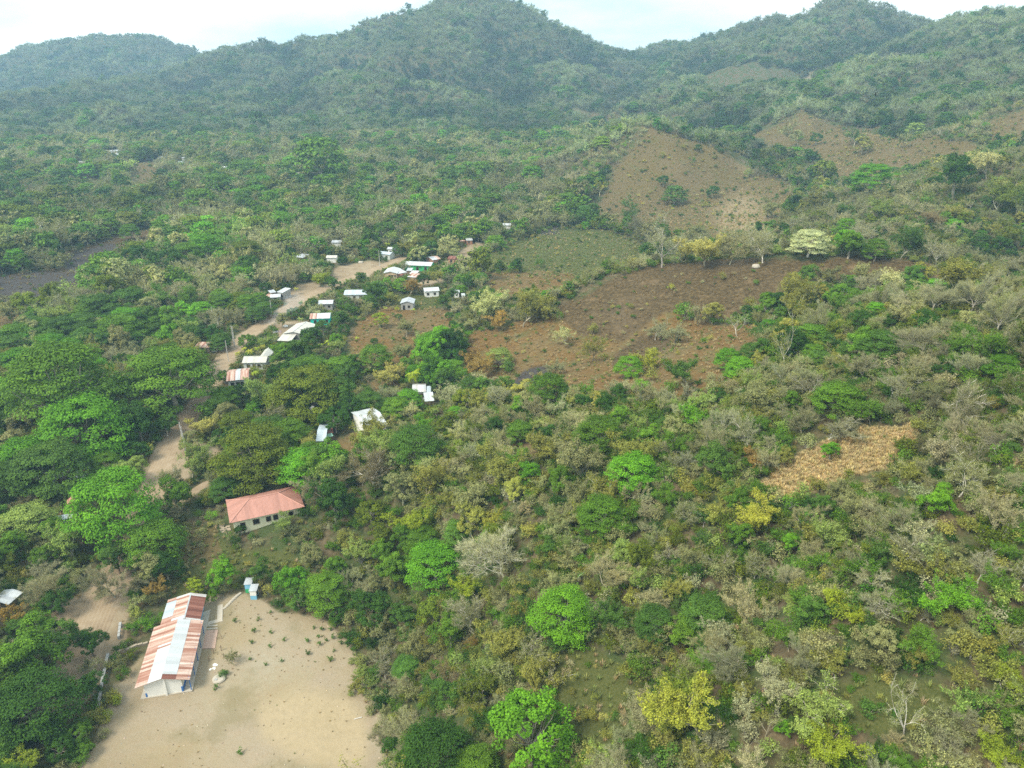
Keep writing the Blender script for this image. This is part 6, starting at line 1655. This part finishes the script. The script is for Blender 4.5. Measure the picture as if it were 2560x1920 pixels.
# the largest of them in the picture stand as trees of their own
spx = w*F_/d
inframe = (u > 0) & (u < 2212) & (v > 60) & (v < 1680)
order = np.argsort(-spx*inframe)
N_BARE, N_TREE = 40, 110
solo = []
nb = nt = 0
for i in order[:400]:
    if sp[i] == 'B':
        if nb < N_BARE: solo.append(i); nb += 1
    elif nt < N_TREE: solo.append(i); nt += 1
for i in solo:
    lab = where_label(float(u[i]), float(v[i]-h[i]*F_/d[i]*.5), sp[i], ti[i], ba[i], float(spx[i]), float(d[i]))
    plant(sp[i], float(x[i]), float(y[i]), float(z[i]), float(w[i]), jit(TINT[ti[i]]), jit(BARK[ba[i]]), label=lab, cat='bare tree' if sp[i] == 'B' else 'tree', group='bare trees' if sp[i] == 'B' else 'trees of the valley')
rest = np.setdiff1d(np.arange(len(x)), solo)

def merged(cm, tm, name):
    V, Fc, L, MI = [], [], [], []; off = 0
    for k, me in enumerate((cm, tm)):
        if me is None: continue
        v_, f_, l_ = ARR[me.name]
        for f in f_:
            V.append(v_) if f is f_[0] else None
            Fc.append(f+off)
            MI.append(np.full(len(f), k))
        off += len(v_); L.append(np.asarray(l_))
    return mesh_np(name, np.concatenate(V), Fc, [M['leaf'], M['bark']], np.concatenate(MI), np.concatenate(L))

class Library:
    """plants that the woods are filled with, kept out of the scene itself"""
    def __init__(s, name): s.c = bpy.data.collections.new(name); s.n = 0; s.ix = {}; s.name = name
    def get(s, sp_):
        if sp_ not in s.ix:
            s.ix[sp_] = []
            for cm, tm, W, H in PROTO[sp_]:
                me = merged(cm, tm, KIND.get(sp_, 'plant')+'_shape'); s.add(me, sp_)
        return s.ix[sp_]
    def add(s, me, key):
        o = bpy.data.objects.new(f"{s.name}_plant.{s.n:03d}", me); s.c.objects.link(o); s.ix.setdefault(key, []).append(s.n); s.n += 1

def fill(name, lib, P, ix, rot, scl, tint, bark):
    me = bpy.data.meshes.new(name); me.vertices.add(len(P)); me.vertices.foreach_set('co', np.asarray(P, np.float32).ravel())
    def at(n, t, a, f): b = me.attributes.new(n, t, 'POINT'); b.data.foreach_set(f, np.ascontiguousarray(a).ravel())
    at('pick', 'INT', np.asarray(ix, np.int32), 'value'); at('turn', 'FLOAT', np.asarray(rot, np.float32), 'value'); at('size', 'FLOAT_VECTOR', np.asarray(scl, np.float32), 'vector')
    c4 = lambda c: np.concatenate([np.asarray(c, np.float32), np.ones((len(P), 1), np.float32)], 1)
    at('tint', 'FLOAT_COLOR', c4(tint), 'color'); at('bark', 'FLOAT_COLOR', c4(bark), 'color')
    me.update()
    o = link(name, me); tag(o, kind='stuff')
    g = bpy.data.node_groups.new(name+'_fill', 'GeometryNodeTree')
    g.interface.new_socket('Geometry', in_out='INPUT', socket_type='NodeSocketGeometry'); g.interface.new_socket('Geometry', in_out='OUTPUT', socket_type='NodeSocketGeometry')
    n = g.nodes; i = n.new('NodeGroupInput'); out = n.new('NodeGroupOutput'); ins = n.new('GeometryNodeInstanceOnPoints'); ci = n.new('GeometryNodeCollectionInfo')
    ci.inputs['Collection'].default_value = lib.c; ci.inputs['Separate Children'].default_value = True; ci.inputs['Reset Children'].default_value = True
    ins.inputs['Pick Instance'].default_value = True
    def na(nm, dt): a = n.new('GeometryNodeInputNamedAttribute'); a.data_type = dt; a.inputs['Name'].default_value = nm; return a.outputs[0]
    L_ = g.links
    L_.new(i.outputs[0], ins.inputs['Points']); L_.new(ci.outputs[0], ins.inputs['Instance'])
    L_.new(na('pick', 'INT'), ins.inputs['Instance Index']); cx = n.new('ShaderNodeCombineXYZ'); L_.new(na('turn', 'FLOAT'), cx.inputs[2])
    L_.new(cx.outputs[0], ins.inputs['Rotation']); L_.new(na('size', 'FLOAT_VECTOR'), ins.inputs['Scale']); L_.new(ins.outputs[0], out.inputs[0])
    md = o.modifiers.new('fill', 'NODES'); md.node_group = g
    return o

lib = Library('wood')
def fill_plants(name, lb, x, y, z, w, sp_, tint, bark, far):
    ix, sc_ = [], []
    for i in range(len(x)):
        s_ = sp_[i]
        if far[i] and s_+'f' in PROTO: s_ = s_+'f'
        k = lb.get(s_); j = int(rg5.integers(len(k))); ix.append(k[j]); f = w[i]/PROTO[s_][j][2]
        sc_.append((f, f, f*rg5.uniform(.88, 1.15)))
    fill(name, lb, np.stack([x, y, z-.08], 1), ix, rg5.uniform(0, 6.28, len(x)), sc_, tint, bark)
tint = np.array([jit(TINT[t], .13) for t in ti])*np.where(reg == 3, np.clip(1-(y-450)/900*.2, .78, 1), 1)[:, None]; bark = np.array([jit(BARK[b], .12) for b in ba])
tint = tint*np.where((reg == 3)[:, None], np.array([.80, .95, .98]), 1.0)*(1+.5*patch2[idx]-np.clip(hol3[idx]*.02, -.3, .3))[:, None]  # noise patches put cloud-like shade and species tone into the tint
r_ = rest
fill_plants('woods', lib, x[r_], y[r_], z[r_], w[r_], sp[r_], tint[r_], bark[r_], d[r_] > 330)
print('solo', len(solo), 'woods', len(r_), 'hero', len(TREES))

# undergrowth: bushes and scrub under and between the trees
p2 = scatter(2.0, 2.2, 40, 900, 8)
x, y = p2[:, 0], p2[:, 1]
u, v, d = project(x, y, gz(x, y)); z = gz(x, y)
reg = region(x, y)
ok = (u > -80) & (u < 2290) & (v < 1740) & visible(x, y, z+2, 4)
x, y, u, v, d, z, reg = (a[ok] for a in (x, y, u, v, d, z, reg))
keepp = np.where(reg == 1, .95, .8)
zn = {k: zone(k, x, y) for k in ZP}
keepp[zn['yard']] = 0; keepp[zn['dirt']] = 0.0; keepp[zn['burn']] = .07; keepp[zn['red']] = .24; keepp[zn['dry']] = .30; keepp[zn['ochre']] = .03; keepp[zn['green']] = np.where(y < 250, .5, .22)[zn['green']]
keepp[road_dist(x, y) < 1.2] = 0
for fx, fy, fr in FOOT: keepp[np.hypot(x-fx, y-fy) < fr+.8] = 0
clr = zn['burn'] | zn['red'] | zn['dry'] | zn['ochre'] | zn['green']
keepp[(y > 600) & ~clr] = 0
ok = rg5.uniform(size=len(x)) < keepp
x, y, u, v, d, z, reg, clr = (a[ok] for a in (x, y, u, v, d, z, reg, clr))
w = rg5.uniform(1.6, 4.6, len(x)); w = np.where(clr, rg5.uniform(.7, 2.2, len(x))*(1+np.clip((y-250)/500, 0, .8)), w); w = np.where((reg == 0), w*.9, w)
sp = pick(rg5, ['K', 'k'], [.55, .45], len(x))
ut, vt, dt = project(x, y, z+w*.7)
ok = ~hides(u, vt, v, w*F_/d, d)
x, y, u, v, d, z, reg, clr, w, sp = (a[ok] for a in (x, y, u, v, d, z, reg, clr, w, sp))
tp = np.where(clr, 1, 0)
names = [['sg', 'ol', 'mg', 'sg', 'ol', 'mg', 'dg', 'pg', 'od', 'bg', 'gr', 'od', 'mg', 'sg'], ['ol', 'mg', 'py', 'tan', 'bg']]
tint = np.array([jit(TINT[names[t][rg5.integers(len(names[t]))]], .16) for t in tp]); bark = np.array([jit(BARK['tan' if rg5.uniform() < .7 else 'pale'], .15) for _ in tp])
lib2 = Library('scrub')
fill_plants('undergrowth', lib2, x, y, z, w, sp, tint, bark, np.zeros(len(x), bool))
print('undergrowth', len(x))

# grass in the open ground
p3 = np.concatenate([scatter(1.15, 3.0, 45, 800, 21), scatter(.8, 3.0, 50, 140, 22), scatter(.52, 3.0, 100, 190, 23)])
og = np.arange(len(p3)) >= len(scatter(1.15, 3.0, 45, 800, 21))
x, y = p3[:, 0], p3[:, 1]; z = gz(x, y)
u, v, d = project(x, y, z)
ok = (u > -40) & (u < 2250) & (v < 1700) & visible(x, y, z+.5, 2)
x, y, z, u, v, d, og = (a[ok] for a in (x, y, z, u, v, d, og))
zn = {k: zone(k, x, y) for k in ZP}
kp = np.full(len(x), .10); kp[zn['dry']] = .55; kp[zn['red']] = .25; kp[zn['burn']] = .10; kp[zn['green']] = .65; kp[zn['ochre']] = 1.0; kp[zn['yard']] = np.clip(.008+.10*np.clip(fbm(x/7, y/7, 88, 4), 0, 1), 0, .2)[zn['yard']]; kp[zn['dirt']] = .01
kp[road_dist(x, y) < .6] = 0
for fx, fy, fr in FOOT: kp[np.hypot(x-fx, y-fy) < fr] = 0
kp[og & ~(zn['yard'] | zn['ochre'])] = 0
ok = rg5.uniform(size=len(x)) < kp
x, y, z = x[ok], y[ok], z[ok]; oc = zn['ochre'][ok]; gr = zn['green'][ok]; bn = zn['burn'][ok]; yd = zn['yard'][ok]
tint = np.array([jit((.50, .41, .23) if o_ else (.20, .24, .08) if g_ and rg5.uniform() < .7 else (.24, .18, .10) if b_ else (.36, .29, .17) if rg5.uniform() < .85 else (.16, .21, .06), .15) for o_, g_, b_ in zip(oc, gr, bn)])
lib3 = Library('grass')
for s_ in (1, 2, 3): lib3.add(make_tuft(s_), 'tuft')
sz = rg5.uniform(.5, 1.1, len(x))*np.where(yd, .38, 1.0)*np.where(oc, .8, 1.0)*(1+.6*np.clip((y-150)/500, 0, 1)); 
fill('grass', lib3, np.stack([x, y, z], 1), rg5.integers(0, 3, len(x)), rg5.uniform(0, 6.28, len(x)), np.stack([sz, sz, sz*.9], 1), tint, tint)
print('grass', len(x))

lib4 = Library('stones')
for s_ in range(3):
    rg_ = np.random.default_rng(s_+60); bm = bmesh.new(); bmesh.ops.create_icosphere(bm, subdivisions=1, radius=1)
    Vs = np.array([v.co for v in bm.verts])*rg_.uniform(.7, 1.25, size=(len(bm.verts), 1))*np.array([1, .75, .5]); Fs = np.array([[v.index for v in f.verts] for f in bm.faces]); bm.free()
    lib4.add(mesh_np('stone_shape', Vs, [Fs], [M['bark']], lv=rg_.uniform(.2, .9, len(Fs))), 'stone')
p4_ = scatter(1.3, 0, 50, 190, 31); x, y = p4_[:, 0], p4_[:, 1]
zy = zone('yard', x, y) | zone('dirt', x, y)
ok = zy & (rg5.uniform(size=len(x)) < np.clip(.10+.5*fbm(x/11, y/11, 44, 3), .02, .5)); x, y = x[ok], y[ok]
sz = rg5.uniform(.05, .17, len(x)); c_ = np.array([jit((.40, .34, .25) if rg5.uniform() < .7 else (.17, .13, .09), .2) for _ in x])
fill('stones', lib4, np.stack([x, y, gz(x, y)+.01], 1), rg5.integers(0, 3, len(x)), rg5.uniform(0, 6.28, len(x)), np.stack([sz]*3, 1), c_, c_)
